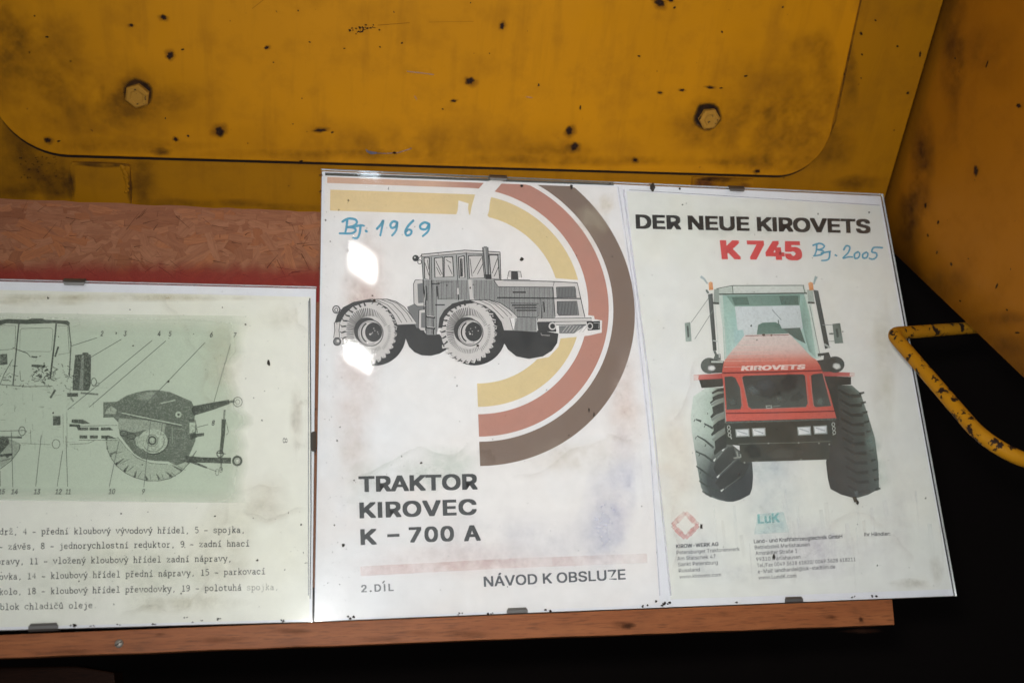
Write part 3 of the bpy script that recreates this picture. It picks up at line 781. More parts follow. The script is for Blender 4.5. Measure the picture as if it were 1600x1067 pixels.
k.poly(zl(Zs, [(1150, 563), (1262, 572), (1294, 606), (1302, 738), (1336, 743), (1338, 758), (1374, 764), (1372, 822), (1312, 836), (1176, 850), (1166, 890), (1120, 938), (1010, 958), (930, 930), (900, 700), (1000, 560)]), PW)
k.done('faded_patch', M_INK, cover)

# --- line drawn tractor
k = Ink(layered(SY, .00002)); G = (0.20, 0.20, 0.205); WH = (0.66, 0.62, 0.615); LG = (0.44, 0.435, 0.435)
def zp(pts, c, a=1): k.poly(zl(Zs, pts), c, a)
def zn(pts, wd, c=BLK, a=1): k.line(zl(Zs, pts), wd / 3.048, c, a)
k.layer = 8
zp([(395, 780), (500, 785), (535, 828), (600, 830), (645, 885), (630, 905), (600, 922), (560, 932), (515, 930), (480, 915), (455, 890), (438, 850)], BLK)
zp([(890, 810), (1080, 812), (1166, 826), (1160, 872), (1135, 908), (1092, 935), (1025, 947), (965, 935), (925, 902), (900, 860)], BLK)
zp([(445, 700), (480, 685), (540, 700), (540, 800), (490, 800), (460, 740)], G)
k.layer = 10
body_pts = [(515, 455), (720, 434), (885, 442), (890, 572), (1145, 600), (1150, 752), (1065, 758), (1065, 818), (950, 812), (970, 748), (890, 688), (830, 670), (720, 668), (650, 690), (610, 740), (598, 790), (585, 832), (537, 832), (536, 710), (522, 600)]
zp(body_pts, LG)
k.layer = 12
for x in range(524, 1145, 6):          # engraved vertical shading
    top = 572 if x < 890 else 606
    bot = 830 if x < 590 else (665 if x < 840 else 690 if x < 900 else 750)
    if 742 < x < 760: continue
    zn([(x, top), (x + (2 if x > 740 else 1), bot)], 2.2 if x % 4 else 3.0, BLK, .75)
for x in range(960, 1062, 6): zn([(x, 752), (x, 815)], 2.6, BLK, .8)
zp([(736, 570), (752, 570), (760, 664), (744, 664)], WH)
# cab glass
wins = [[(526, 466), (551, 465), (554, 570), (529, 565)], [(575, 468), (615, 463), (617, 558), (578, 560)], [(622, 463), (662, 461), (668, 555), (622, 558)], [(690, 464), (717, 456), (721, 560), (694, 562)], [(738, 456), (803, 455), (814, 562), (742, 564)], [(836, 453), (877, 452), (886, 566), (846, 566)]]
for wq in wins:
    k.layer = 14; zp(wq, WH); k.layer = 16; zn(wq + [wq[0], wq[1]], 5)
for a, b_ in [((530, 490), (550, 550)), ((582, 480), (612, 545)), ((585, 510), (605, 550)), ((630, 475), (655, 490)), ((640, 500), (660, 545)), ((760, 540), (800, 465)), ((780, 545), (808, 490)), ((745, 470), (755, 555)), ((850, 540), (875, 470)), ((860, 555), (880, 510)), ((700, 480), (703, 550)), ((711, 470), (709, 555)), ((542, 475), (548, 520))]:
    zn([a, b_], 3.2, BLK, .8)
zp([(697, 470), (706, 468), (708, 556), (698, 556)], BLK, .8)
k.layer = 14
zp([(512, 450), (720, 431), (888, 439), (888, 449), (720, 444), (516, 462)], WH); k.layer = 16
zn([(512, 450), (720, 430), (888, 439)], 4); zn([(516, 462), (720, 444), (888, 450)], 3); zn([(514, 450), (524, 600), (536, 710), (537, 832)], 4); zn([(888, 440), (892, 572)], 4)
zn([(560, 462), (570, 832)], 3.5); zn([(680, 452), (690, 668)], 3.5); zn([(727, 440), (735, 570)], 4); zn([(590, 585), (662, 580), (664, 658), (594, 662), (590, 585)], 2.6); zn([(536, 600), (540, 670)], 6); zn([(588, 600), (590, 650)], 6); zn([(687, 610), (688, 640)], 9, WH); zn([(560, 590), (600, 590)], 5)
for y in (745, 797): zn([(535, y), (580, y + 6)], 9); zn([(540, y - 3), (575, y + 1)], 3, WH)
zn([(580, 690), (625, 690)], 6)
# fuel tank boxes
for bx in ([(484, 572), (520, 570), (526, 695), (494, 697), (478, 684), (476, 590)], [(502, 714), (532, 712), (533, 812), (510, 812), (499, 800)]):
    k.layer = 14; zp(bx, WH); k.layer = 16; zn(bx + [bx[0]], 3.5)
zp([(494, 590), (520, 586), (522, 680), (498, 682)], G); zp([(512, 728), (532, 726), (532, 800), (512, 798)], G)
# exhaust, intake
k.layer = 17; zp([(804, 418), (812, 412), (824, 412), (831, 418), (834, 555), (820, 555)], G); k.layer = 18
zp([(812, 420), (818, 420), (826, 545), (822, 548)], LG); zn([(804, 416), (820, 556)], 3.5); zn([(831, 416), (835, 556)], 3.5); zp([(815, 545), (842, 545), (846, 568), (818, 568)], BLK)
zp([(930, 530), (986, 531), (991, 560), (924, 557)], WH); zp([(941, 530), (972, 531), (976, 570), (940, 570)], BLK); zn([(930, 530), (986, 531), (991, 560)], 3); zn([(930, 530), (924, 557)], 3); zp([(905, 568), (1030, 570), (1035, 578), (905, 576)], G)
# bonnet
k.layer = 14; zp([(858, 572), (1146, 580), (1140, 606), (880, 604)], WH); zp([(1146, 580), (1256, 586), (1268, 650), (1292, 748), (1150, 746), (1140, 606)], WH); k.layer = 16
zn([(858, 571), (1146, 579), (1256, 585), (1270, 650), (1292, 748)], 4); zn([(858, 572), (880, 604), (1140, 606), (1146, 580)], 3.5); zn([(1140, 606), (1150, 748)], 4); zn([(875, 656), (1272, 660)], 6)
zp([(1156, 606), (1244, 604), (1252, 654), (1158, 654)], G); zp([(1160, 674), (1254, 672), (1264, 738), (1168, 740), (1160, 728)], G)
for x in range(1164, 1250, 7): zn([(x, 608), (x + 2, 652)], 2.4, BLK, .6); zn([(x, 676), (x + 4, 736)], 2.4, BLK, .6)
zn([(1156, 606), (1244, 604), (1252, 654), (1158, 654), (1156, 606)], 3); zn([(1160, 674), (1254, 672), (1264, 738), (1168, 740), (1160, 728), (1160, 674)], 3)
zn([(948, 630), (1010, 630)], 7); zn([(1082, 660), (1086, 752)], 4); zn([(1095, 675), (1098, 725)], 6); zn([(940, 682), (1072, 684), (1072, 745)], 3)
for y in (692, 704, 716): zn([(945 + (y - 692) * .9, y), (1062, y)], 6.5)
zn([(970, 748), (1065, 750)], 4)
# bumper
k.layer = 18; zp([(1066, 754), (1324, 752), (1326, 768), (1068, 772)], WH); zn([(1066, 754), (1324, 752), (1326, 768), (1068, 772), (1066, 754)], 3)
zp([(1064, 772), (1152, 772), (1156, 818), (1070, 816)], BLK); zp([(1150, 772), (1302, 769), (1298, 784), (1150, 786)], WH); zn([(1150, 786), (1298, 784)], 3)
zp([(1168, 790), (1300, 785), (1240, 826), (1170, 826)], G); zp([(1300, 770), (1364, 766), (1364, 808), (1306, 812)], BLK)
k.layer = 20
for x in range(1185, 1285, 16): zn([(x, 820), (x + 24, 790)], 3, WH, .8)
k.ring(*Zs(1138, 791), 5, 5, 2.2, WH); k.ring(*Zs(1316, 791), 4, 4.5, 1.6, WH); zn([(1334, 776), (1360, 776), (1358, 802)], 3, LG)
zn([(1080, 822), (1084, 837), (1128, 839), (1136, 826)], 5); zn([(1082, 824), (1086, 834), (1126, 836)], 2, WH)
# headlamp and rear lamps
k.ell(*Zs(486, 468), 5.2, 5, BLK); k.ring(*Zs(505, 486), 3, 3, 1.1, BLK); k.ell(*Zs(482, 465), 1.6, 1.5, LG); zn([(512, 455), (500, 470)], 3)
k.ring(*Zs(108, 712), 5.4, 5.6, 1.7, BLK); k.ring(*Zs(108, 714), 2.4, 2.8, 1.3, BLK); zn([(118, 700), (130, 715)], 4)
# wheels
def wheel(cx, cy, bx, by, seed):
    rng = random.Random(seed)
    k.layer = 20; k.ell(*Zs(cx + 22, cy + 8), 150 / 3.048, 150 / 3.048, BLK, n=44)
    k.layer = 22; k.ell(*Zs(cx - 10, cy - 6), 129 / 3.048, 145 / 3.048, WH, n=44, rot=-.12)
    k.layer = 24
    for i in range(30):                 # tread lugs
        a = 2 * math.pi * i / 30; ca, sa = math.cos(a), math.sin(a)
        ex, ey = cx - 10 + 129 * ca, cy - 6 + 145 * sa
        tw = a + 1.0
        dark = not (-.6 < a < 1.9 or a > 5.7)
        p0 = (ex - 10 * ca, ey - 10 * sa); p1 = (ex + 16 * math.cos(tw), ey + 16 * math.sin(tw)); p2 = (ex + 24 * math.cos(tw + .5), ey + 24 * math.sin(tw + .5))
        if ca > .1 or sa > .55:
            k.line(zl(Zs, [p0, p1, p2]), 12 / 3.048, WH, 1, w2=5 / 3.048); k.line(zl(Zs, [(p0[0] + 6, p0[1] + 4), (p1[0] + 7, p1[1] + 4)]), 4 / 3.048, BLK)
        else:
            k.line(zl(Zs, [(ex - 24 * ca, ey - 24 * sa), (ex - 8 * math.cos(tw), ey - 8 * math.sin(tw)), (ex + 4 * ca, ey + 4 * sa)]), 9 / 3.048, BLK, 1, w2=3 / 3.048)
    for i in range(70):                 # engraved sidewall
        a = 2 * math.pi * i / 70 + rng.uniform(-.01, .01); ca, sa = math.cos(a), math.sin(a)
        up = max(0, -ca * .8 - sa * .6)
        r0, r1 = (68 + 10 * (1 - up), 96 + 10 * up)
        if -.2 < a < .9 or a > 6.0: r0, r1 = 92, 108
        k.line(zl(Zs, [(cx - 6 + r0 * ca, cy - 2 + r0 * 1.06 * sa), (cx - 8 + r1 * ca, cy - 4 + r1 * 1.1 * sa)]), (2.2 + 2.6 * up) / 3.048, BLK, .9)
    k.layer = 26
    k.ell(*Zs(cx - 14, cy - 8), 62 / 3.048, 64 / 3.048, BLK, .85); k.layer = 28; k.ell(*Zs(cx + 2, cy + 2), 61 / 3.048, 62 / 3.048, WH); k.layer = 30
    k.ring(*Zs(cx + 2, cy + 2), 61 / 3.048, 62 / 3.048, 4.5 / 3.048, BLK); k.ring(*Zs(cx - 2, cy + 2), 50 / 3.048, 54 / 3.048, 2.2 / 3.048, BLK, a0=60, a1=300)
    k.ell(*Zs(cx + 18, cy - 2), 41 / 3.048, 46 / 3.048, BLK); k.layer = 32
    k.ring(*Zs(cx - 4, cy), 36 / 3.048, 46 / 3.048, 7 / 3.048, BLK, .9, a0=110, a1=250)
    for i in range(7): k.blot(*Zs(cx + 16 + rng.gauss(0, 16), cy + rng.gauss(0, 16)), .8, WH, .8)
    zn([(cx - 2, cy + 6), (cx + 4, cy + 10)], 7, WH)
wheel(268, 822, 0, 0, 1); wheel(744, 820, 0, 0, 2)
# mudguards
k.layer = 34
for dx, pts, band in [(0, [(262, 664), (350, 663), (392, 674), (432, 700), (465, 740), (492, 782), (398, 786), (380, 742), (350, 705), (310, 680)], [(100, 775), (112, 738), (140, 702), (190, 676), (262, 663), (330, 664), (300, 676), (240, 680), (185, 700), (148, 735), (128, 772)]),
                      (0, [(740, 668), (835, 666), (890, 682), (935, 712), (972, 748), (934, 752), (950, 812), (906, 812), (894, 772), (862, 728), (815, 695)], [(594, 800), (600, 752), (622, 715), (660, 684), (720, 668), (800, 668), (770, 680), (700, 690), (650, 715), (622, 752), (612, 800)])]:
    zp(band, BLK); zp(pts, WH); k.layer = 36; zn(pts + [pts[0]], 3.5); k.layer = 34
k.layer = 38
zn([(300, 668), (352, 690), (395, 735), (420, 775)], 2.6); zn([(325, 665), (375, 685), (420, 730), (445, 772)], 2.6); zn([(350, 664), (400, 684), (445, 730), (470, 770)], 2.6)
zn([(790, 668), (840, 690), (880, 728), (905, 755)], 2.6); zn([(815, 667), (865, 688), (905, 722), (925, 745)], 2.6); zn([(835, 667), (885, 690), (925, 720), (945, 742)], 2.6)
k.layer = 38; zp([(98, 774), (126, 770), (121, 812), (124, 846), (95, 846), (101, 812)], WH); zn([(98, 774), (126, 770), (121, 812), (124, 846), (95, 846), (101, 812), (98, 774)], 3.5)
k.ell(*Zs(112, 865), 5.4, 5.4, G); k.ring(*Zs(112, 865), 5.6, 5.6, 1.6, BLK); k.ell(*Zs(116, 862), 2.2, 2.4, WH)
k.done('tractor_drawing', M_INK, cover, 'black line drawing of an articulated tractor seen from the side')

# --- lettering of the cover
Z7 = zoomer(490, 580, 2.667)
GR = (0.062, 0.066, 0.07)
def letter(parent, fn, *a, **kw):
    q = Ink(fn); q.layer = 6; q.text(*a, **kw); return q.done('lettering', M_INK, parent)
FC = layered(SY)
letter(cover, FC, 'TRAKTOR', Z7(188, 503), Z7(684, 492), 66 / 2.667, GR, bold=.030)
letter(cover, FC, 'KIROVEC', Z7(192, 612), Z7(680, 597), 66 / 2.667, GR, bold=.030, spacing=1.06)
letter(cover, FC, 'K', Z7(196, 723), Z7(264, 721), 66 / 2.667, GR, bold=.030)
letter(cover, FC, '700', Z7(398, 713), Z7(586, 707), 64 / 2.667, GR, bold=.030, spacing=1.08)
letter(cover, FC, 'A', Z7(627, 708), Z7(697, 705), 66 / 2.667, GR, bold=.030)
q = Ink(FC); q.layer = 6; q.line(zl(Z7, [(287, 882), (296, 872)]), 2.2, (0.17, 0.175, 0.19)); q.done('lettering', M_INK, cover)
q = Ink(FC); q.layer = 6; q.line(zl(Z7, [(307, 684), (358, 682)]), 4.6, GR); q.done('lettering', M_INK, cover)
letter(cover, FC, '2.DÍL', Z7(199, 920), Z7(334, 914), 31 / 2.667, (0.17, 0.175, 0.19), bold=.024, spacing=1.25)
letter(cover, FC, 'NÁVOD K OBSLUZE', Z7(710, 897), Z7(1301, 866), 43 / 2.667, (0.10, 0.105, 0.12), bold=.018)
BLUE = (0.09, 0.39, 0.58)
def hand(parent, Z, strokes, wd, fn):
    q = Ink(fn); q.layer = 7
    for st in strokes:
        pts = []
        n = len(st)
        for i in range(n - 1):            # smooth the pen stroke
            p0, p1, p2, p3 = st[max(i - 1, 0)], st[i], st[i + 1], st[min(i + 2, n - 1)]
            for s_ in range(5):
                t = s_ / 5
                pts.append(tuple(.5 * (2 * p1[j] + (p2[j] - p0[j]) * t + (2 * p0[j] - 5 * p1[j] + 4 * p2[j] - p3[j]) * t * t + (3 * p1[j] - p0[j] - 3 * p2[j] + p3[j]) * t ** 3) for j in (0, 1)))
        pts.append(st[-1])
        q.line(zl(Z, pts), wd, BLUE, .85, w2=wd * .8)
        q.ell(*Z(*st[0]), wd / 2, wd / 2, BLUE, .72, n=8); q.ell(*Z(*st[-1]), wd * .4, wd * .4, BLUE, .72, n=8)
    return q.done('handwriting', M_INK, parent, 'blue felt pen year note')
hand(cover, Zs, [[(160, 288), (157, 318), (150, 350)], [(138, 294), (165, 280), (198, 284), (206, 300), (188, 315), (160, 320)], [(160, 320), (192, 324), (200, 338), (178, 350), (124, 350)], [(188, 318), (225, 312), (240, 314)], [(224, 312), (219, 350), (208, 372), (188, 372)], [(249, 338), (254, 342)],
                [(302, 328), (320, 308), (332, 288), (326, 320), (318, 360)], [(398, 298), (380, 293), (366, 308), (372, 324), (390, 318), (399, 298), (393, 335), (374, 360)], [(474, 290), (450, 315), (437, 342), (445, 360), (462, 353), (466, 338), (452, 332), (438, 345)], [(550, 306), (528, 298), (508, 312), (512, 328), (535, 330), (551, 306), (546, 338), (520, 363)]], 4.0, FC)

# --- age marks of the cover
k = Ink(layered(SY, .00001)); k.sep = 1.0; k.layer = 1
for x, y, a, b_, c, al in [(556, 560, 44, 210, (0.78, 0.56, 0.50), .32), (570, 450, 50, 115, (0.78, 0.58, 0.52), .28), (700, 870, 190, 30, (0.80, 0.60, 0.56), .22), (948, 815, 50, 98, (0.56, 0.58, 0.74), .42), (975, 760, 30, 90, (0.55, 0.55, 0.74), .35), (690, 735, 70, 40, (0.60, 0.72, 0.64), .4), (585, 770, 50, 60, (0.66, 0.74, 0.66), .22), (900, 715, 110, 30, (0.76, 0.66, 0.54), .28), (980, 660, 40, 60, (0.80, 0.62, 0.55), .35), (922, 348, 34, 40, (0.76, 0.66, 0.50), .5), (948, 320, 16, 18, (0.74, 0.62, 0.44), .55), (800, 850, 180, 60, (0.66, 0.66, 0.76), .25), (548, 700, 34, 105, (0.76, 0.68, 0.60), .2), (975, 600, 30, 60, (0.80, 0.62, 0.56), .3)]:
    k.splat(x, y, a, b_, c, al, jit=.22, core=.3)
k.line(zl(Z7, [(195, 832), (520, 815), (800, 800), (1390, 778)]), 15, (0.80, 0.48, 0.44), .34, a2=.22)
def tide(pts, c, al, wd=1.6):
    n = []; m_ = len(pts); ph = random.uniform(0, 6)
    for i in range(m_ - 1):
        p0, p1, p2, p3 = pts[max(i - 1, 0)], pts[i], pts[i + 1], pts[min(i + 2, m_ - 1)]
        for s_ in range(8):
            t = s_ / 8
            q_ = [.5 * (2 * p1[j] + (p2[j] - p0[j]) * t + (2 * p0[j] - 5 * p1[j] + 4 * p2[j] - p3[j]) * t * t + (3 * p1[j] - p0[j] - 3 * p2[j] + p3[j]) * t ** 3) for j in (0, 1)]
            n.append((q_[0] + 1.6 * math.sin(1.9 * (i + t) * 3 + ph), q_[1] + 1.6 * math.cos(2.3 * (i + t) * 3 + ph)))
    n.append(pts[-1])
    side = 9.0                                  # a soft band that dies out to one side of a faint rim
    P = []; cs = []
    for i, p in enumerate(n):
        q0, q1 = n[max(i - 1, 0)], n[min(i + 1, len(n) - 1)]; dx, dy = q1[0] - q0[0], q1[1] - q0[1]; L = math.hypot(dx, dy) or 1
        e = min(1, i / 4, (len(n) - 1 - i) / 4)
        for h, al_ in ((-2.4, 0), (0, al * .36), (2.4, al * .24), (side, 0)): P.append((p[0] - dy / L * h, p[1] + dx / L * h)); cs.append((*c, al_ * e))
    k.add(P, [(4 * i + j, 4 * i + j + 1, 4 * i + j + 5, 4 * i + j + 4) for i in range(len(n) - 1) for j in range(3)], cs)
TB = (0.52, 0.40, 0.28)
tide([(560, 745), (590, 732), (640, 705), (660, 700), (700, 712), (740, 690)], (0.45, 0.52, 0.42), .5)
tide([(800, 745), (850, 735), (890, 705), (940, 690), (955, 680), (1000, 695)], TB, .4); tide([(995, 690), (1010, 780), (1012, 830)], (0.5, 0.45, 0.6), .4)
tide([(744, 705), (760, 703), (770, 712), (772, 722)], (0.2, 0.13, 0.09), .6)
k.done('water_stain', M_WASH, cover)

# --- brochure: red tractor
V9 = zoomer(1050, 420, 2.809)
k = Ink(layered(SY, .00002)); k.layer = 4
def vp(pts, c, a=1.0):
    k.poly(zl(V9, pts), [col(x) for x in c] if isinstance(c[0], tuple) else col(c), a)
def vn(pts, wd, c, a=1.0, w2=None): k.line(zl(V9, pts), wd / 2.809, col(c), a, w2=None if w2 is None else w2 / 2.809)
DK = (66, 70, 66)
def tyre_grid(rows, cols_):
    P = []; cs = []; m_ = len(cols_)
    for i, (y, xl, xr) in enumerate(rows):
        t = i / (len(rows) - 1)
        for q_, c0, c1 in cols_:
            P.append(V9(xl + (xr - xl) * q_, y)); cs.append((*col(tuple(c0[j] * (1 - t) + c1[j] * t for j in range(3))), 1))
    k.add(P, [(m_ * i + j, m_ * i + j + 1, m_ * i + m_ + j + 1, m_ * i + m_ + j) for i in range(len(rows) - 1) for j in range(m_ - 1)], cs)
rows = [(521, 150, 190, 226), (560, 93, 178, 230), (650, 82, 182, 235), (720, 88, 185, 238), (770, 96, 190, 262), (800, 100, 185, 300), (850, 108, 165, 352), (910, 118, 150, 356), (960, 128, 150, 352), (990, 146, 165, 342), (1012, 200, 215, 300), (1021, 240, 250, 270)]
P = []; cs = []
for i, (y, xl, xm, xr) in enumerate(rows):
    t = min(1, max(0, (y - 700) / 200)); mixc = lambda a_, b_: (*col(tuple(a_[j] * (1 - t) + b_[j] * t for j in range(3))), 1)
    for x, c0, c1 in ((xl, (204, 213, 206), (120, 130, 126)), (xm - 7, (178, 192, 182), (92, 100, 98)), (xm + 7, (146, 154, 144), (70, 75, 75)), (xr, (120, 124, 114), (62, 66, 67))): P.append(V9(x, y)); cs.append(mixc(c0, c1))
k.add(P, [(4 * i + j, 4 * i + j + 1, 4 * i + j + 5, 4 * i + j + 4) for i in range(len(rows) - 1) for j in range(3)], cs)
tyre_grid([(511, 690, 790), (545, 700, 828), (600, 712, 846), (640, 712, 860), (740, 700, 890), (790, 684, 897), (850, 676, 905), (920, 684, 908), (965, 695, 908), (990, 742, 862), (1003, 790, 818)],
          [(0, (58, 60, 55), (64, 67, 67)), (.4, (66, 70, 65), (68, 71, 72)), (.75, (84, 94, 88), (74, 79, 79)), (1, (116, 130, 124), (82, 90, 88))])
k.layer = 6
rng = random.Random(5)
ZT = zoomer(1060, 560, 4.636)                   # lugs of the left tyre
def tp(pts, c, a_=1.0): k.poly(zl(ZT, pts), col(c), a_)
def tn(pts, wd, c, a_=1.0, w2=None): k.line(zl(ZT, pts), wd / 4.636, col(c), a_, w2=None if w2 is None else w2 / 4.636)
for q_ in ([(240, 246), (282, 222), (330, 212), (330, 236), (285, 240), (248, 258)], [(246, 280), (290, 258), (330, 250), (328, 282), (270, 300), (232, 328), (228, 318), (250, 300)], [(244, 352), (290, 330), (328, 316), (330, 384), (275, 405), (240, 434), (230, 422), (252, 395)], [(250, 486), (290, 452), (336, 432), (334, 500), (285, 530), (242, 562), (236, 548), (256, 522)], [(262, 600), (300, 570), (345, 540), (352, 640), (300, 670), (262, 700), (255, 680), (268, 650)], [(268, 742), (360, 640), (400, 640), (420, 720), (285, 850), (255, 800)], [(290, 870), (430, 730), (520, 760), (470, 860), (320, 955), (265, 900)]): tp(q_, (62, 65, 60), .93 if q_[0][1] < 700 else .45)
for a0, a1, wd in [((250, 592), (336, 512), 20), ((268, 735), (358, 632), 16), ((284, 855), (420, 722), 10), ((318, 955), (460, 850), 7), ((236, 336), (326, 290), 16), ((240, 446), (330, 392), 20)]: tn([a0, a1], wd, (150, 158, 152), .75 if a0[1] < 600 else .45, wd * .4)
for a0, a1 in [((255, 742), (270, 722)), ((280, 862), (298, 842)), ((308, 960), (328, 944)), ((318, 668), (334, 652))]: tn([a0, a1], 14, (222, 226, 222), .9, 5)
for q_ in ([(185, 470), (250, 505)], [(135, 560), (190, 590), (255, 645)], [(125, 672), (190, 700), (250, 745)], [(128, 778), (180, 815), (250, 870)], [(150, 885), (200, 920), (290, 960)], [(172, 960), (240, 1000)], [(125, 440), (165, 455)]): tn(q_, 9, (74, 82, 78), .85, 17)
for x, y in [(130, 565), (195, 480), (155, 690), (165, 815), (200, 620), (120, 440)]: tn([(x, y), (x - 8, y + 18)], 6, (84, 92, 88), .8)
for i in range(11):                             # lugs of the right tyre
    y = 540 + i * 42; x = 730 + i * 4
    vn([(x, y - 10), (x + 48, y + 18), (x + 100, y + 16)], 9, (56, 59, 56), .5 - i * .03, 16); vn([(x + 6, y + 4), (x + 60, y + 30)], 5, (104, 114, 110), .35 - i * .02)
    x2 = 838 + (y - 540) * .17; vn([(x2 - 16, y + 8), (x2 + 6, y + 2)], 12, (74, 82, 78), .8, 8)
k.layer = 8
vp([(645, 452), (725, 470), (735, 690), (690, 690)], (52, 54, 50)); vp([(118, 486), (226, 480), (224, 516), (180, 520), (130, 523)], (58, 58, 52)); vp([(668, 470), (786, 474), (786, 508), (690, 514)], (54, 56, 52))
vp([(95, 466), (226, 458), (224, 481), (95, 488)], [(205, 130, 122), (178, 72, 66), (176, 70, 64), (200, 110, 104)]); vp([(655, 450), (800, 456), (802, 472), (660, 471)], [(170, 66, 62), (198, 110, 105), (200, 120, 115), (170, 66, 62)])
vp([(95, 468), (117, 467), (115, 486), (95, 487)], (222, 200, 196)); vp([(780, 456), (802, 457), (802, 472), (780, 470)], (220, 204, 200))
k.ell(*V9(164, 425), 38 / 2.809, 35 / 2.809, col((88, 96, 92))); vp([(165, 395), (228, 405), (226, 456), (175, 458)], (64, 68, 64)); k.ell(*V9(715, 420), 42 / 2.809, 36 / 2.809, col((70, 76, 74))); vp([(635, 402), (720, 392), (720, 452), (650, 452)], (62, 64, 60))
k.layer = 10; k.splat(*V9(175, 436), 8, 5, col((230, 232, 228)), .95, jit=.15); k.splat(*V9(722, 428), 8, 6, col((226, 228, 224)), .9, jit=.15); vp([(172, 404), (225, 405), (224, 412), (172, 412)], (196, 202, 196)); vp([(190, 375), (212, 372), (215, 400), (180, 400)], (100, 108, 104)); vp([(668, 372), (690, 370), (700, 398), (664, 400)], (70, 74, 72))
# cab
k.layer = 12
vp([(195, 86), (265, 72), (580, 72), (592, 106), (612, 150), (648, 392), (600, 402), (230, 400), (222, 250), (206, 140), (196, 112)], [(208, 214, 208)] * 3 + [(204, 212, 206)] * 2 + [(196, 210, 204), (176, 194, 186), (170, 190, 182), (176, 196, 188), (190, 204, 198), (196, 206, 200)])
k.layer = 14
vp([(222, 115), (580, 110), (604, 200), (634, 392), (238, 384), (232, 250)], [(158, 186, 178), (152, 182, 174), (166, 194, 188), (174, 198, 192), (178, 200, 194), (166, 192, 184)])
k.layer = 16
vp([(238, 118), (562, 114), (560, 160), (272, 164)], [(122, 150, 140), (112, 142, 132), (116, 142, 134), (128, 156, 146)]); vp([(262, 125), (330, 124), (340, 158), (275, 160)], (104, 132, 122), .7); vp([(470, 120), (552, 118), (556, 158), (480, 158)], (100, 126, 118), .7)
vp([(276, 166), (560, 161), (574, 256), (556, 300), (318, 300), (286, 272)], [(206, 212, 216), (202, 208, 212), (196, 204, 206), (194, 202, 202), (200, 206, 208), (204, 210, 212)])
vp([(276, 166), (288, 272), (318, 300), (270, 370), (244, 372), (240, 200)], [(158, 188, 180), (164, 194, 190), (174, 200, 198), (182, 206, 202), (168, 196, 190), (164, 192, 184)]); vp([(560, 161), (574, 256), (600, 360), (630, 388), (604, 200), (582, 120)], [(150, 180, 170), (128, 156, 148), (120, 146, 138), (164, 188, 180), (160, 186, 176), (150, 178, 168)])
k.layer = 18
vp([(378, 246), (400, 236), (455, 234), (474, 244), (482, 262), (520, 262), (524, 290), (372, 290)], [(98, 126, 116)] * 5 + [(110, 134, 126)] * 3); vp([(486, 262), (562, 258), (586, 328), (540, 305)], (92, 108, 102)); vp([(272, 270), (312, 268), (318, 300), (276, 330)], (168, 196, 196)); vn([(440, 180), (480, 225)], 3, (150, 165, 165), .7); vn([(466, 225), (470, 250)], 5, (110, 130, 124), .8)
vn([(195, 88), (265, 74), (580, 73)], 3.5, (96, 108, 102)); vn([(200, 112), (592, 107)], 6, (70, 80, 76)); vn([(265, 74), (268, 108)], 4, (104, 116, 110)); vn([(576, 76), (584, 106)], 4, (104, 116, 110)); vp([(270, 80), (574, 78), (578, 102), (272, 104)], (206, 210, 206)); vp([(204, 90), (262, 80), (264, 104), (206, 108)], (186, 194, 188))
vn([(206, 118), (228, 260), (236, 395)], 4, (208, 216, 212), .9); vn([(598, 120), (646, 390)], 5, (206, 216, 210), .9); vn([(604, 160), (652, 388)], 2.5, (110, 124, 118), .8)
vp([(158, 112), (178, 108), (196, 358), (180, 360)], [(96, 104, 104), (78, 86, 86), (58, 64, 62), (76, 82, 80)]); vp([(620, 92), (642, 96), (692, 345), (672, 352)], [(84, 92, 92), (78, 86, 86), (66, 72, 70), (60, 66, 64)]); vn([(184, 108), (208, 390)], 4, (214, 218, 214), .9)
vp([(185, 90), (206, 88), (208, 156), (182, 156)], (150, 160, 154)); vp([(592, 92), (618, 92), (626, 152), (600, 154)], (168, 178, 172)); vn([(180, 150), (206, 152)], 9, (70, 76, 72)); vn([(596, 148), (626, 150)], 8, (74, 80, 76)); vn([(180, 315), (200, 318)], 5, (180, 186, 182)); vn([(668, 330), (694, 346)], 8, (180, 186, 182), .8); vn([(186, 360), (200, 392)], 10, (96, 104, 100)); vn([(640, 378), (690, 372)], 12, (66, 72, 70))
vp([(160, 62), (168, 56), (178, 60), (181, 92), (163, 94)], [(222, 176, 136), (224, 172, 128), (214, 146, 98), (204, 132, 84), (208, 142, 88)]); vp([(598, 64), (608, 57), (618, 62), (622, 93), (603, 95)], [(222, 172, 130), (222, 170, 126), (210, 140, 92), (202, 130, 80), (208, 138, 84)])
vn([(126, 34), (142, 46), (156, 66)], 12, (172, 186, 190), .9, 6); vn([(634, 34), (628, 48), (622, 68)], 13, (160, 178, 180), .9, 7); vn([(150, 92), (160, 108)], 9, (110, 120, 118))
vp([(56, 238), (80, 234), (86, 318), (60, 320)], [(140, 154, 148), (126, 140, 134), (150, 164, 158), (170, 182, 176)]); vn([(68, 250), (72, 300)], 8, (84, 96, 92), .9); vp([(704, 242), (738, 238), (752, 326), (714, 328)], [(110, 122, 116), (90, 102, 96), (120, 134, 128), (112, 126, 120)]); vn([(722, 262), (728, 300)], 10, (80, 92, 88), .8)
vn([(84, 236), (160, 130)], 2.6, (130, 136, 132)); vn([(100, 308), (180, 182)], 2.6, (130, 136, 132)); vn([(660, 246), (708, 246)], 3, (140, 146, 142)); vn([(684, 318), (716, 318)], 3, (150, 156, 150)); vn([(690, 285), (708, 285)], 7, (90, 98, 94))
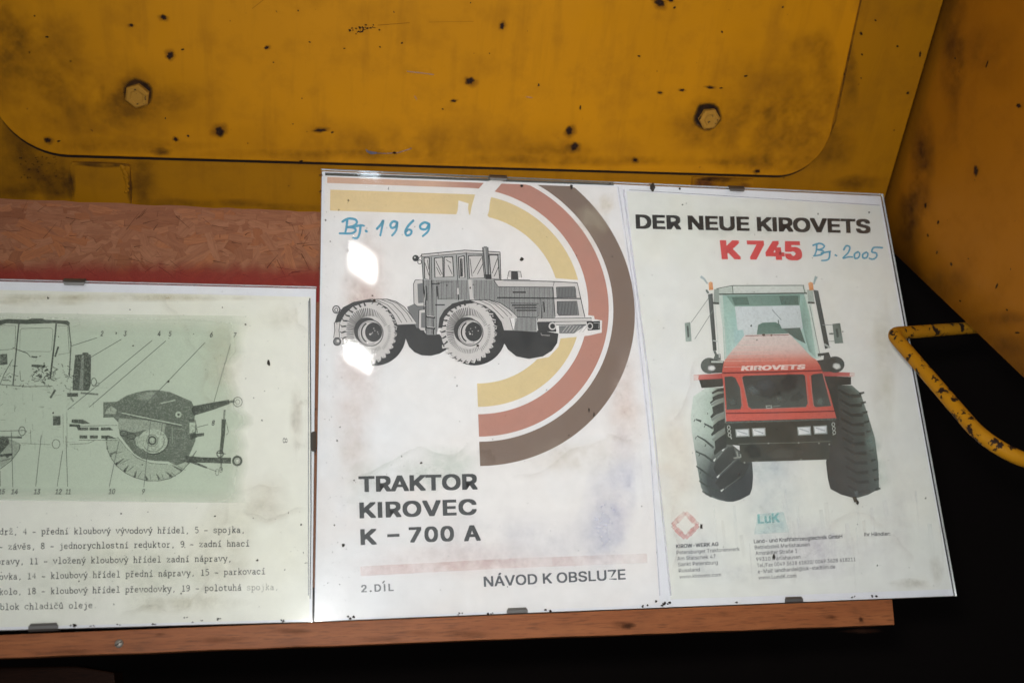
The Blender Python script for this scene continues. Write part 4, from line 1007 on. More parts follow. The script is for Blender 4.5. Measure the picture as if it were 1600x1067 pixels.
# bonnet and front
k.layer = 20
hood = [(284, (320, 512), (212, 200, 196)), (305, (303, 534), (214, 198, 194)), (330, (284, 560), (213, 194, 189)), (352, (264, 580), (212, 186, 180)), (370, (250, 597), (211, 172, 164)), (384, (240, 610), (209, 154, 143)), (400, (229, 634), (205, 128, 114)), (425, (223, 650), (198, 100, 86)), (456, (220, 660), (192, 82, 70))]
for (y0, (l0, r0), c0), (y1, (l1, r1), c1) in zip(hood[:-1], hood[1:]): vp([(l0, y0 + 6), (r0, y0), (r1, y1), (l1, y1 + 5)], [c0, c0, c1, c1])
vp([(220, 458), (440, 455), (660, 449), (690, 540), (722, 656), (480, 664), (238, 672), (230, 560)], [(198, 92, 80), (196, 90, 78), (194, 88, 76), (192, 88, 76), (196, 94, 82), (202, 96, 84), (204, 98, 86), (198, 92, 80)])
k.layer = 22
vn([(322, 294), (512, 290)], 3, (150, 96, 92), .7); k.blot(*V9(403, 291), 2.2, col((96, 74, 70))); k.blot(*V9(436, 291), 1.6, col((120, 90, 86)))
vn([(220, 457), (440, 453), (660, 446)], 6, (108, 40, 38)); vn([(236, 634), (480, 630), (716, 624)], 5, (110, 44, 42)); vn([(238, 671), (722, 657)], 5, (70, 44, 42))
vp([(230, 474), (262, 471), (278, 478), (298, 520), (306, 600), (300, 616), (240, 618)], [(64, 66, 64), (70, 72, 68), (72, 76, 72), (80, 86, 82), (84, 92, 88), (78, 86, 82), (70, 78, 72)])
vp([(308, 476), (316, 469), (575, 462), (584, 470), (596, 590), (588, 606), (350, 615), (334, 604)], [(62, 66, 66), (60, 64, 62), (54, 58, 56), (56, 58, 56), (78, 86, 82), (80, 88, 84), (84, 92, 88), (76, 84, 80)])
vp([(610, 468), (620, 462), (660, 458), (698, 602), (630, 607), (620, 596)], [(58, 62, 60), (58, 62, 60), (60, 64, 62), (82, 90, 86), (80, 88, 84), (74, 80, 76)])
k.layer = 24
for x, y, a, c in [(360, 530, 34, (96, 104, 104)), (400, 510, 44, (74, 80, 82)), (470, 570, 26, (96, 104, 100)), (430, 540, 50, (62, 66, 64)), (545, 560, 30, (70, 76, 72)), (650, 580, 22, (110, 120, 114)), (265, 580, 24, (92, 100, 96)), (520, 500, 50, (50, 52, 50))]:
    k.splat(*V9(x, y), a / 2.809, a / 3.4, col(c), .75, jit=.3)
for a in [((306, 474), (336, 612)), ((588, 466), (600, 600)), ((604, 468), (622, 604)), ((300, 520), (310, 612)), ((664, 460), (700, 600))]: vn([a[0], a[1]], 3.5, (206, 150, 142), .55)
vn([(345, 616), (590, 607)], 3, (206, 150, 142), .6)
vp([(411, 599), (438, 598), (440, 613), (413, 614)], (150, 156, 150)); vn([(418, 606), (434, 605)], 5, (76, 82, 78)); vn([(442, 604), (476, 600)], 4, (130, 138, 132), .8); k.blot(*V9(472, 567), 1.8, col((170, 178, 172)))
k.text('KIROVETS', V9(303, 447), V9(586, 440), 21 / 2.809, col((226, 206, 200)), 1, bold=.045, shear=.12, spacing=1.05)
k.layer = 20
vp([(230, 676), (480, 668), (722, 660), (724, 770), (694, 772), (690, 836), (500, 842), (300, 848), (296, 775), (240, 770)], [(62, 66, 58), (54, 56, 48), (58, 62, 55), (62, 66, 60), (70, 72, 66), (76, 78, 70), (64, 65, 58), (74, 76, 68), (66, 68, 60), (66, 70, 62)])
k.layer = 24
vn([(290, 768), (555, 762), (695, 756)], 4, (110, 114, 104), .8); vn([(235, 674), (722, 659)], 8, (98, 106, 98), .7)
for x0, y0, x1, y1 in [(277, 703, 341, 738), (350, 699, 412, 735), (549, 693, 611, 731), (620, 689, 682, 726)]:
    vp([(x0, y0), (x1 - 2, y0 - 3), (x1, y1 - 2), (x0 + 4, y1)], (150, 156, 152)); k.layer = 26; vp([(x0 + 5, y0 + 4), (x1 - 6, y0 + 2), (x1 - 5, y1 - 7), (x0 + 8, y1 - 5)], [(226, 228, 230), (214, 218, 222), (206, 210, 214), (228, 230, 232)]); vn([(x0 + 10, y0 + 8), (x1 - 10, y0 + 22)], 5, (190, 196, 200), .8); k.layer = 24
for x, y in [(249, 695), (251, 712), (253, 729), (708, 682), (710, 700), (712, 718)]: k.ring(*V9(x, y), 2.2, 2.8, 1.2, col((176, 180, 172)), n=12)
vn([(256, 735), (262, 746)], 5, (176, 180, 172)); vn([(706, 728), (718, 722)], 4, (176, 180, 172))
for a in [((270, 830), (300, 826)), ((284, 800), (290, 826)), ((300, 812), (302, 828))]: vn([a[0], a[1]], 6, (160, 164, 156), .85)
for x, y in [(423, 766), (556, 763), (645, 765), (318, 850), (690, 770), (370, 845), (566, 836)]: k.blot(*V9(x, y), 1.3, col((150, 152, 142)))
k.splat(*V9(480, 810), 34, 10, col((90, 92, 84)), .6); k.splat(*V9(360, 800), 16, 12, col((60, 62, 56)), .8)
k.layer = 26; k.line(zl(V9, [(800, 1000), (808, 1022)]), 6, (0.05, 0.045, 0.03), .9)
k.done('tractor_picture', M_PHOTO, broch, 'faded colour picture of a red tractor seen from the front')

FB = layered(SY); Z8 = zoomer(960, 260, 2.963); Z10 = zoomer(1040, 780, 3.478)
letter(broch, FB, 'DER NEUE KIROVETS', Z8(100, 289), Z8(1187, 311), 66 / 2.963, (0.012, 0.011, 0.009), bold=.034, lean=-1.5)
letter(broch, FB, 'K 745', Z8(497, 430), Z8(872, 435), 88 / 2.963, col((208, 74, 76)), bold=.045, lean=-3.5)
hand(broch, Z8, [[(937, 362), (935, 390), (926, 414)], [(920, 366), (950, 357), (972, 368), (962, 381), (942, 386)], [(942, 386), (966, 392), (960, 408), (922, 415)], [(958, 402), (1000, 394)], [(997, 395), (995, 422), (984, 434), (960, 436)], [(1023, 411), (1029, 414)], [(1062, 386), (1074, 368), (1090, 375), (1082, 400), (1058, 425), (1082, 420), (1102, 420)], [(1128, 396), (1112, 406), (1114, 426), (1130, 422), (1136, 404), (1126, 396)], [(1166, 398), (1150, 408), (1152, 424), (1168, 422), (1174, 404), (1164, 398)], [(1240, 377), (1202, 376), (1192, 396), (1212, 402), (1214, 418), (1198, 430), (1180, 426)]], 2.9, FB)
TX = (0.10, 0.10, 0.115)
for t, a, b_, bd, cp in [('KIROW-WERK AG', (57, 265), (288, 252), .018, 21), ('Petersburger Traktorenwerk', (60, 298), (403, 278), 0, 20), ('Am Statschek 47', (64, 331), (272, 319), 0, 20), ('Sankt Petersburg', (68, 363), (284, 351), 0, 20), ('Russland', (72, 396), (187, 390), 0, 20), ('www.kirovets.com', (76, 430), (302, 417), 0, 20),
                      ('Land- und Kraftfahrzeugtechnik GmbH', (480, 238), (961, 210), .012, 21), ('Betriebsteil Marlishausen', (485, 270), (783, 253), 0, 20), ('Arnstädter Straße 1', (489, 302), (716, 289), 0, 20), ('99310 Marlishausen', (493, 335), (733, 321), 0, 20), ('Tel./Fax 0049 3628 61820/ 0049 3628 618211', (497, 368), (1033, 334), 0, 20), ('e-Mail: landhandel@luk-stadtilm.de', (502, 401), (922, 374), 0, 20), ('www.LundK.com', (506, 435), (711, 423), 0, 20), ('Ihr Händler:', (1080, 200), (1221, 195), .012, 20)]:
    letter(broch, FB, t, Z10(*a), Z10(*b_), cp / 3.478, TX, .95, bold=bd + .004)
k = Ink(FB); k.layer = 3                        # faded emblems
PK = col((226, 168, 164)); CY = col((168, 214, 214))
cx, cy = Z10(107, 140)
for a0 in range(4):
    an = a0 * math.pi / 2; p = [(cx + 20 * math.cos(an), cy + 20 * math.sin(an)), (cx + 20 * math.cos(an + math.pi / 2), cy + 20 * math.sin(an + math.pi / 2))]
    k.line(p, 7, PK, .8)
    an += math.pi / 4; q0 = (cx + 14 * math.cos(an), cy + 14 * math.sin(an)); k.line([(q0[0] - 6 * math.sin(an), q0[1] + 6 * math.cos(an)), (q0[0] + 6 * math.sin(an), q0[1] - 6 * math.cos(an))], 9, PK, .8)
k.poly(zl(Z10, [(500, 80), (640, 66), (672, 178), (480, 190)]), CY, .38)
k.text('LuK', Z10(502, 132), Z10(622, 124), 15, col((160, 212, 212)), .6, bold=.03)
k.done('faded_emblem', M_WASH, broch, 'faded pink and turquoise company marks')
k = Ink(layered(SY, .00001)); k.sep = 1.0; k.layer = 1
for x, y, a, b_, c, al in [(1060, 740, 40, 110, (0.80, 0.64, 0.58), .3), (1215, 770, 60, 90, (0.62, 0.68, 0.76), .32), (1200, 730, 40, 40, (0.62, 0.72, 0.76), .3), (1370, 740, 20, 30, (0.5, 0.66, 0.58), .5), (1295, 870, 105, 40, (0.68, 0.62, 0.74), .25), (1400, 800, 32, 105, (0.70, 0.64, 0.70), .2), (1250, 850, 100, 40, (0.70, 0.64, 0.76), .25), (1382, 560, 22, 105, (0.70, 0.66, 0.52), .3), (1090, 860, 50, 50, (0.64, 0.66, 0.76), .25), (1150, 896, 80, 22, (0.66, 0.68, 0.76), .25), (1165, 354, 145, 28, (0.60, 0.61, 0.55), .25), (1424, 911, 38, 9, (0.55, 0.50, 0.42), .55), (1462, 890, 13, 24, (0.55, 0.50, 0.42), .5), (1365, 690, 14, 26, (0.40, 0.56, 0.50), .6)]:
    k.splat(x, y, a, b_, c, al, jit=.22, core=.3)
for i in range(28):                             # vertical runs of faded colour
    x = random.uniform(1060, 1470); y = random.uniform(760, 850); k.line([(x, y), (x + 6, y + random.uniform(30, 90))], random.uniform(2, 7), random.choice([(0.62, 0.60, 0.76), (0.60, 0.70, 0.76), (0.74, 0.66, 0.62)]), .16, a2=0)
for pts in ([(1040, 665), (1065, 640), (1078, 600), (1085, 560)], [(1290, 830), (1310, 810), (1345, 800), (1370, 815), (1385, 830)], [(1385, 830), (1410, 850), (1430, 880)], [(1280, 850), (1250, 880), (1240, 920)], [(1048, 900), (1058, 860), (1050, 800), (1062, 760)], [(1180, 790), (1200, 800), (1215, 830)]):
    tide(pts, (0.58, 0.40, 0.36), .35, 1.3)
k.done('water_stain', M_WASH, broch)

# ---- narrow frame with the cut-away diagram
LTL, LTR, LBR, LBL = (-235, 430.5), (494.5, 448), (488.6, 971), (-250, 992)
lf = glass_frame('clip_frame', (-0.10, 0, 0), 'glass clip frame with a greenish cutaway tractor diagram and typed captions', [LBL, LBR, LTR, LTL])
clip(lf, 117, 438.5, 't', .013); clip(lf, 68, 983, 'b', .0155); clip(lf, 491.5, 690, 'r', .0125, .0022)
dia = sheet('paper_sheet', [(-225, 985), (483.5, 967), (486, 464), (-225, 448)], SY, M_DIAG, lf, 'yellowed page with a green tinted cutaway diagram')
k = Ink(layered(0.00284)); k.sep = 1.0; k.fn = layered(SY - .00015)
k.line([(484, 466), (485.5, 640), (486, 800), (484.5, 935)], 2.0, (0.06, 0.065, 0.07), .95, w2=1.2); k.line([(482, 470), (482, 930)], 1.6, (0.35, 0.37, 0.42), .5)  # dark line paints the shade down the sheet's right edge
k.done('page_edge_line_and_shade', M_INK, lf)
k = Ink(layered(SY, .00001)); k.layer = 1
GN = (0.63, 0.715, 0.575)
n = 26; Pq = []; cs = []
for i in range(n + 1):
    y = 489 + 292 * i / n
    xr = 372 + random.uniform(-8, 8) - (18 if 5 < i < 12 else 0)
    for x, al in ((-230, .8), (xr - 60, .8), (xr - 12, .62), (xr + 18, 0)): Pq.append((x, y + x * .012)); cs.append((*GN, al * min(1, .3 + .7 * i / 3, .45 + (n - i) * .55 / 2)))
k.add(Pq, [(4 * i + j, 4 * i + j + 1, 4 * i + j + 5, 4 * i + j + 4) for i in range(n) for j in range(3)], cs)
k.done('green_tint', M_INK, dia)
Z4 = zoomer(0, 430, 3.048)
k = Ink(layered(SY, .00003)); k.sep = .006; k.layer = 6
DG = (0.055, 0.072, 0.05); DW = (0.12, 0.15, 0.11); DL = (0.10, 0.12, 0.09)
def dp(pts, a=.95, c=DG): k.poly(zl(Z4, pts), c, a)
def dn_(pts, wd, a=.9, c=DG, w2=None): k.line(zl(Z4, pts), wd / 3.048, c, a, w2=None if w2 is None else w2 / 3.048)
dp([(-60, 222), (0, 214), (40, 208), (130, 212), (150, 206), (200, 206), (215, 212), (320, 216), (333, 226), (330, 242), (310, 234), (260, 228), (200, 230), (130, 233), (30, 229), (0, 238), (-60, 240)])
dn_([(90, 230), (80, 330), (62, 522)], 6.5); dn_([(268, 230), (256, 350), (240, 482)], 8); dn_([(328, 240), (338, 330), (330, 480)], 6, .7)
dn_([(96, 262), (104, 254), (240, 250), (252, 258), (246, 355), (236, 364), (94, 362), (96, 262)], 2.2, .6); dn_([(0, 238), (74, 240), (72, 340), (60, 352), (-10, 358)], 2.6, .7); dn_([(276, 240), (322, 242), (330, 370), (276, 378)], 2.4, .7)
dn_([(340, 215), (375, 215), (380, 235), (350, 245)], 1.8, .4)
dn_([(60, 345), (130, 372), (145, 390)], 4, .7); dn_([(150, 388), (178, 390)], 8); dn_([(278, 340), (262, 388)], 9); dn_([(264, 545), (240, 584)], 10, .8); dp([(150, 424), (215, 428), (213, 440), (150, 436)], .8); dp([(0, 376), (34, 374), (36, 424), (0, 428)], .75)
rng = random.Random(11)
for i in range(150):                            # the tangle of levers and pipes under the cab
    x, y = rng.uniform(-20, 340), rng.gauss(480, 34)
    if 75 < x < 150 and y < 500: continue
    a = rng.uniform(0, math.pi); L = rng.uniform(5, 26)
    dn_([(x, y), (x + L * math.cos(a), y + L * .6 * math.sin(a))], rng.uniform(1.5, 5), rng.uniform(.3, .8))
for i in range(46):
    x, y = rng.gauss(205, 26), rng.gauss(462, 20); dn_([(x, y), (x + rng.uniform(-14, 14), y + rng.uniform(-10, 10))], rng.uniform(3, 7), .85)
for i in range(70):
    x, y = rng.uniform(0, 480), rng.uniform(520, 830); a = rng.choice([0, math.pi / 2, rng.uniform(0, 3)]); L = rng.uniform(8, 40)
    dn_([(x, y), (x + L * math.cos(a), y + L * math.sin(a))], rng.uniform(1.2, 2.2), rng.uniform(.2, .5))
dn_([(60, 400), (20, 470), (0, 520)], 3.5, .7); dn_([(95, 455), (98, 500)], 3, .6); dn_([(0, 520), (120, 530), (250, 528)], 4, .6)
# air filter
dp([(358, 380), (392, 376), (394, 368), (420, 368), (422, 376), (434, 380), (432, 520), (424, 550), (346, 548), (346, 500)], .85); k.layer = 7; dp([(390, 378), (400, 380), (396, 545), (376, 545)], .5, (0.50, 0.56, 0.46)); k.layer = 6
k.ring(*Z4(447, 508), 4, 6, 1.4, DG, .7); k.ring(*Z4(464, 520), 2.6, 3, 1.0, DG, .5); dp([(320, 560), (372, 560), (372, 578), (320, 578)], .85); dn_([(384, 560), (468, 567)], 9, .6); dn_([(336, 580), (350, 602)], 9, .4); dp([(252, 670), (288, 670), (288, 714), (252, 714)], .9)
dp([(342, 686), (395, 686), (430, 706), (396, 708), (340, 702)], .9); dp([(330, 708), (380, 710), (385, 735), (372, 738), (364, 722), (330, 720)], .9)
for x in (376, 426, 480): dp([(x, 724), (x + 44, 724), (x + 60 if x > 470 else x + 44, 738), (x, 738)], .85); dp([(x + 2, 762), (x + 40, 762), (x + (74 if x > 470 else 40), 777), (x + 2, 777)], .85)
dn_([(360, 718), (560, 714)], 2.4, .8); dn_([(375, 784), (560, 786)], 2.4, .8); dn_([(300, 660), (302, 800)], 2, .5); dn_([(318, 650), (320, 820)], 2, .5); dn_([(330, 805), (420, 800), (450, 786)], 2.6, .6); k.ring(*Z4(267, 803), 6, 7, 1.2, DG, .6); k.ring(*Z4(105, 742), 5, 7, 1.3, DG, .7); dn_([(0, 742), (120, 738)], 3, .7); dn_([(0, 770), (105, 772)], 9, .75); dn_([(145, 735), (148, 805)], 2.5, .5); dn_([(100, 800), (240, 806)], 2.4, .5)
# wheels
dp([(-80, 760), (20, 768), (95, 800), (96, 818), (60, 870), (10, 910), (-80, 930)], .35, (0.24, 0.28, 0.22)); dn_([(96, 805), (92, 830), (55, 880), (0, 922)], 4, .9); dn_([(0, 858), (60, 852), (30, 866)], 12, .85); dn_([(0, 885), (55, 872)], 3, .8); dp([(-40, 770), (40, 776), (45, 800), (0, 850), (-40, 860)], .8)
dp([(492, 604), (556, 602), (600, 574), (650, 558), (700, 548), (750, 546), (810, 556), (866, 580), (912, 600), (930, 640), (926, 690), (935, 730), (930, 790), (905, 850), (880, 890), (840, 905), (800, 886), (740, 884), (680, 874), (640, 850), (600, 800), (570, 760), (562, 700), (540, 676), (492, 678)], .8, DW)
k.layer = 7
LGN = (0.60, 0.68, 0.54)
dp([(508, 640), (530, 622), (556, 640), (550, 660), (500, 660)], .7, LGN); dp([(566, 680), (700, 690), (790, 706), (780, 760), (740, 742), (690, 736), (640, 748), (600, 742), (560, 730)], .62, LGN)
k.ell(*Z4(728, 790), 70 / 3.048, 58 / 3.048, LGN, .9); dp([(640, 770), (700, 760), (760, 770), (760, 830), (700, 850), (650, 810)], .7, LGN); dp([(902, 700), (930, 700), (928, 745), (902, 752)], .85, LGN)
k.splat(*Z4(700, 580), 22, 7, LGN, .45); k.splat(*Z4(720, 562), 14, 3, LGN, .5); dn_([(765, 610), (835, 594)], 6, .8, LGN); k.ell(*Z4(850, 663), 15 / 3.048, 15 / 3.048, LGN, .9)
k.layer = 9
dn_([(580, 655), (700, 680), (866, 716)], 14, .75); dn_([(580, 655), (700, 680), (866, 714)], 7, .9, LGN); k.ell(*Z4(850, 663), 6 / 3.048, 6 / 3.048, DG, .9)
k.ring(*Z4(725, 786), 17 / 3.048, 18 / 3.048, 2.6, DG, .95); k.ring(*Z4(725, 786), 26 / 3.048, 28 / 3.048, 1, DG, .7); k.ring(*Z4(730, 786), 52 / 3.048, 54 / 3.048, 1, DG, .7, a0=-20, a1=150); k.ring(*Z4(732, 780), 72 / 3.048, 72 / 3.048, 1.4, DG, .8, a0=-10, a1=140); k.ring(*Z4(590, 752), 6, 4, 1.4, DG, .8); k.ring(*Z4(625, 766), 7, 4.4, 1.4, DG, .8); dn_([(775, 700), (765, 760)], 3, .7); dn_([(820, 720), (822, 800)], 2, .7, LGN); dn_([(840, 730), (880, 735)], 2, .7, LGN); dn_([(800, 770), (880, 775)], 2, .6, LGN)
dn_([(560, 770), (600, 820), (650, 868), (720, 895), (800, 900)], 2.5, .8)
k.layer = 5
tyre = [(506, 790), (512, 830), (528, 868), (556, 908), (596, 940), (640, 962), (700, 978), (760, 978), (812, 966), (862, 936), (902, 892), (935, 835)]
dp(tyre + [(880, 890), (800, 900), (700, 890), (620, 845), (560, 770)], .30, (0.40, 0.46, 0.36)); k.layer = 9; dn_(tyre, 3.2, .9)
for (a, b_) in [((530, 850), (556, 838)), ((552, 900), (590, 872)), ((590, 935), (612, 905)), ((640, 962), (650, 930)), ((700, 976), (690, 945)), ((760, 972), (745, 945)), ((820, 960), (790, 935)), ((866, 930), (820, 905)), ((905, 890), (860, 880))]:
    dn_([a, b_], 12, .7, w2=3); dn_([(a[0] + 18, a[1] - 2), (b_[0] + 26, b_[1] + 2)], 3, .6)
for i in range(60):
    t = rng.random(); p = tyre[int(t * 11)]; dn_([(p[0] + rng.uniform(-4, 4), p[1] - rng.uniform(4, 26)), (p[0] + rng.uniform(-8, 8), p[1] - rng.uniform(2, 10))], 2.4, .5)
# linkage
k.layer = 9
dp([(910, 640), (920, 622), (1010, 606), (1090, 592), (1094, 612), (1010, 642), (925, 668)], .92); k.ring(*Z4(1132, 603), 7, 7.4, 1.6, DG, .5); k.ring(*Z4(1132, 603), 3.4, 3.6, 1, DG, .5); dn_([(1085, 604), (1118, 598)], 12, .6)
dp([(880, 858), (960, 866), (1100, 868), (1100, 896), (960, 892), (890, 888)], .92); k.ring(*Z4(1130, 883), 6.4, 6.6, 3.4, DG, .95); k.ring(*Z4(1130, 883), 3, 3, .8, DG, .6); dn_([(900, 882), (985, 916)], 14, .9, w2=8); dn_([(985, 916), (1035, 935)], 4, .4); k.ring(*Z4(1034, 938), 2.6, 5, 1, DG, .5)
dn_([(1070, 640), (1066, 690)], 9, .5); dn_([(1066, 685), (1062, 760), (1052, 850)], 21, .9, w2=16); dn_([(1052, 850), (1054, 930)], 9, .5); k.ring(*Z4(1052, 925), 2.6, 4, 1, DG, .6); k.ring(*Z4(1048, 850), 5, 5, 2, DG, .7); dn_([(1078, 700), (1088, 748), (1078, 760)], 3, .7); dn_([(1030, 845), (1075, 850)], 4, .7)
dp([(905, 755), (950, 752), (972, 750), (972, 764), (940, 770), (908, 784)], .9); dn_([(900, 690), (930, 690), (940, 750)], 5, .7)
k.done('diagram_print', M_GRAIN, dia, 'grainy cutaway drawing of a tractor gearbox and rear wheel')
# leader lines and numbers
k = Ink(layered(SY, .00003)); k.layer = 12
for a, b_ in [((462, 298), (340, 337)), ((578, 305), (425, 395)), ((725, 310), (322, 640)), ((790, 312), (425, 628)), ((977, 320), (650, 660)), ((1098, 328), (1015, 617)), ((992, 710), (940, 723)), ((0, 930), (2, 1005)), ((55, 745), (61, 1008)), ((197, 760), (170, 1005)), ((298, 835), (272, 1005)), ((314, 765), (322, 1005)), ((566, 790), (520, 1008)), ((716, 700), (685, 1008))]:
    k.line(zl(Z4, [a, b_]), .95, (0.10, 0.115, 0.10), .85)
k.done('leader_line', M_INK, dia)
for t, x, y, al in [('2', 478, 290, 1), ('3', 589, 290, 1), ('4', 750, 290, .8), ('5', 803, 291, .9), ('6', 999, 295, .6), ('7', 1112, 298, .6), ('8', 1008, 715, .75), ('15', -8, 1042, 1), ('14', 52, 1042, 1), ('13', 160, 1042, 1), ('12', 262, 1042, 1), ('11', 312, 1042, 1), ('10', 516, 1041, 1), ('9', 676, 1041, 1)]:
    k = Ink(layered(SY, .00003)); k.layer = 12
    wd = 15 if len(t) == 1 else (24 if t == '11' else 33)
    k.text(t, Z4(x, y), Z4(x + wd, y), 25 / 3.048, (0.09, 0.10, 0.085), 1.0 * al, bold=.02, shear=.28); k.done('number', M_INK, dia)
k = Ink(layered(SY, .00003)); k.layer = 12; k.text('8', (442, 684), (442, 692), 7, (0.12, 0.12, 0.11), .8); k.done('number', M_INK, dia)

# --- typed captions in a slab-serif typewriter hand
bowl_r = [(1, 3.8), (2.6, 5), (4.2, 4.4), (4.7, 2.5), (4.2, .6), (2.6, 0), (1, 1.2)]
bowl_l = [(4.1, 3.8), (2.5, 5), (.9, 4.4), (.4, 2.5), (.9, .6), (2.5, 0), (4.1, 1.2)]
GL = {'a': [[(.8, 4.4), (2.5, 5), (3.8, 4.5), (3.9, .8), (4.4, 0), (5, .1)], [(3.9, 2.9), (1.6, 2.8), (.6, 1.5), (1.3, .1), (2.7, .1), (3.9, 1.2)]],
      'b': [[(0, 8), (1, 8), (1, 0)], bowl_r], 'c': [[(4.4, 5), (4.3, 3.7), (3.9, 4.7), (2.6, 5), (1, 4.3), (.5, 2.5), (1, .7), (2.6, 0), (4.4, .9)]],
      'd': [[(3, 8), (4.1, 8), (4.1, 0), (5.1, 0)], bowl_l], 'e': [[(.6, 2.7), (4.5, 2.7), (4.2, 4.2), (2.6, 5), (1, 4.3), (.5, 2.5), (1, .7), (2.6, 0), (4.4, .7)]],
      'h': [[(0, 8), (1.1, 8), (1.1, 0)], [(0, 0), (2.1, 0)], [(1.1, 3.6), (2.5, 5), (3.8, 4.6), (4.1, 3.4), (4.1, 0)], [(3.1, 0), (5.1, 0)]],
      'i': [[(1, 5), (2.7, 5), (2.7, 0)], [(.7, 0), (4.7, 0)], [(2.5, 7.2), (2.7, 6.6)]], 'ı': [[(1, 5), (2.7, 5), (2.7, 0)], [(.7, 0), (4.7, 0)]],
      'j': [[(1.4, 5), (3.3, 5), (3.3, -1.6), (2.2, -2.5), (.8, -2.3)], [(3.1, 7.2), (3.3, 6.6)]],
      'k': [[(.2, 8), (1.3, 8), (1.3, 0)], [(.2, 0), (2.2, 0)], [(4.2, 5), (1.3, 2.2)], [(2.3, 3.1), (4.2, 0)], [(3.2, 5), (4.9, 5)], [(3.4, 0), (5, 0)]],
      'l': [[(1, 8), (2.7, 8), (2.7, 0)], [(.7, 0), (4.7, 0)]], 'n': [[(0, 5), (1.1, 5), (1.1, 0)], [(0, 0), (2.1, 0)], [(1.1, 3.6), (2.5, 5), (3.8, 4.6), (4.1, 3.4), (4.1, 0)], [(3.1, 0), (5.1, 0)]],
      'o': [[(2.6, 5), (1, 4.3), (.5, 2.5), (1, .7), (2.6, 0), (4.2, .7), (4.7, 2.5), (4.2, 4.3), (2.6, 5)]], 'p': [[(0, 5), (1.1, 5), (1.1, -2.5)], [(0, -2.5), (2.4, -2.5)], bowl_r],
      'r': [[(.4, 5), (1.8, 5), (1.8, 0)], [(.4, 0), (3.6, 0)], [(1.8, 3.2), (3, 4.8), (4.5, 4.6)]], 's': [[(4.2, 5), (4.1, 3.8), (3.3, 5), (1.5, 5), (.8, 3.9), (1.6, 2.8), (3.6, 2.4), (4.4, 1.2), (3.5, 0), (1.5, 0), (.7, 1.3), (.7, 0)]],
      't': [[(2, 6.8), (2, 1), (2.8, 0), (4.3, .4)], [(.6, 5), (4.1, 5)]], 'u': [[(0, 5), (1, 5), (1, 1.2), (1.9, 0), (3, .2), (4.1, 1.4)], [(3.1, 5), (4.1, 5), (4.1, 0), (5.1, 0)]],
      'v': [[(.5, 5), (2.6, 0), (4.7, 5)], [(-.2, 5), (1.6, 5)], [(3.7, 5), (5.4, 5)]], 'y': [[(.5, 5), (2.7, .2)], [(4.7, 5), (2, -2.5), (.6, -2.5)], [(-.2, 5), (1.6, 5)], [(3.7, 5), (5.4, 5)]],
      'z': [[(.9, 3.8), (.9, 5), (4.4, 5), (.7, 0), (4.5, 0), (4.5, 1.2)]], '-': [[(.5, 2.6), (4.6, 2.6)]], ',': [[(2.6, .8), (2.8, 0), (2, -1.5)]], '.': [[(2.3, .1), (2.8, .3)]],
      '1': [[(1.2, 6.4), (2.7, 7.6), (2.7, 0)], [(.9, 0), (4.5, 0)]], '4': [[(3.6, 0), (3.6, 7.6), (.6, 2.4), (4.8, 2.4)]], '5': [[(4.3, 7.6), (1.2, 7.6), (1, 4.4), (2.8, 4.9), (4.4, 3.8), (4.4, 1.4), (2.8, 0), (.8, .6)]],
      '8': [[(2.6, 4.1), (1, 5.2), (1.2, 7), (2.6, 7.6), (4, 7), (4.2, 5.2), (2.6, 4.1), (.8, 2.8), (.8, .9), (2.6, 0), (4.4, .9), (4.4, 2.8), (2.6, 4.1)]], '9': [[(.9, .4), (2.6, .1), (4.2, 2), (4.4, 5.4), (3.6, 7.2), (2.2, 7.5), (.8, 6.2), (1, 4.2), (2.6, 3.4), (4.3, 4.8)]]}
CAR, ACU, RNG = [(1.3, 7.9), (2.6, 6.4), (3.9, 7.9)], [(2.3, 6.2), (3.7, 7.9)], [(2.6, 6.1), (1.8, 6.9), (2.6, 7.7), (3.4, 6.9), (2.6, 6.1)]
for ch, (bs, ac) in {'á': ('a', ACU), 'é': ('e', ACU), 'í': ('ı', ACU), 'ý': ('y', ACU), 'č': ('c', CAR), 'ě': ('e', CAR), 'ř': ('r', CAR), 'ž': ('z', CAR), 'ů': ('u', RNG)}.items(): GL[ch] = GL[bs] + [ac]
Z5 = zoomer(0, 770, 3.2)
def typed(body, p0, p1, al=1.0, fade_from=2.0, start=0):
    q = Ink(layered(SY, .00002)); q.layer = 6; n = len(body)
    for i, chx in enumerate(body):
        if chx == ' ': continue
        t = i / (n - .12); t2 = (i + .88) / (n - .12)
        x0 = p0[0] + (p1[0] - p0[0]) * t; y0 = p0[1] + (p1[1] - p0[1]) * t + random.uniform(-.7, .7); cw = (p1[0] - p0[0]) / (n - .12) * .88
        aa = al * random.uniform(.68, .95) * (1 if t < fade_from else .42)
        for st in GL[chx]:
            q.line([Z5(x0 + cw * (x / 5.2), y0 - y * 3.9) for x, y in st], 1.45, (0.075, 0.075, 0.07), aa)
    q.done('typed_line', M_INK, dia)
typed('drž, 4 - přední kloubový vývodový hřídel, 5 - spojka,', (-2, 207), (1226, 197))
typed('- závěs, 8 - jednorychlostní reduktor, 9 - zadní hnací', (-6, 282), (1248, 265))
typed('pravy, 11 - vložený kloubový hřídel zadní nápravy,', (-18, 356), (1160, 340))
typed('ovka, 14 - kloubový hřídel přední nápravy, 15 - parkovací', (-4, 432), (1327, 404), .92)
typed('kolo, 18 - kloubový hřídel převodovky, 19 - polotuhá spojka,', (-4, 507), (1394, 482), .9, fade_from=.885)
typed('blok chladičů oleje.', (0, 583), (488, 572), .85)
k = Ink(layered(SY, .00001)); k.sep = 1.0; k.layer = 2
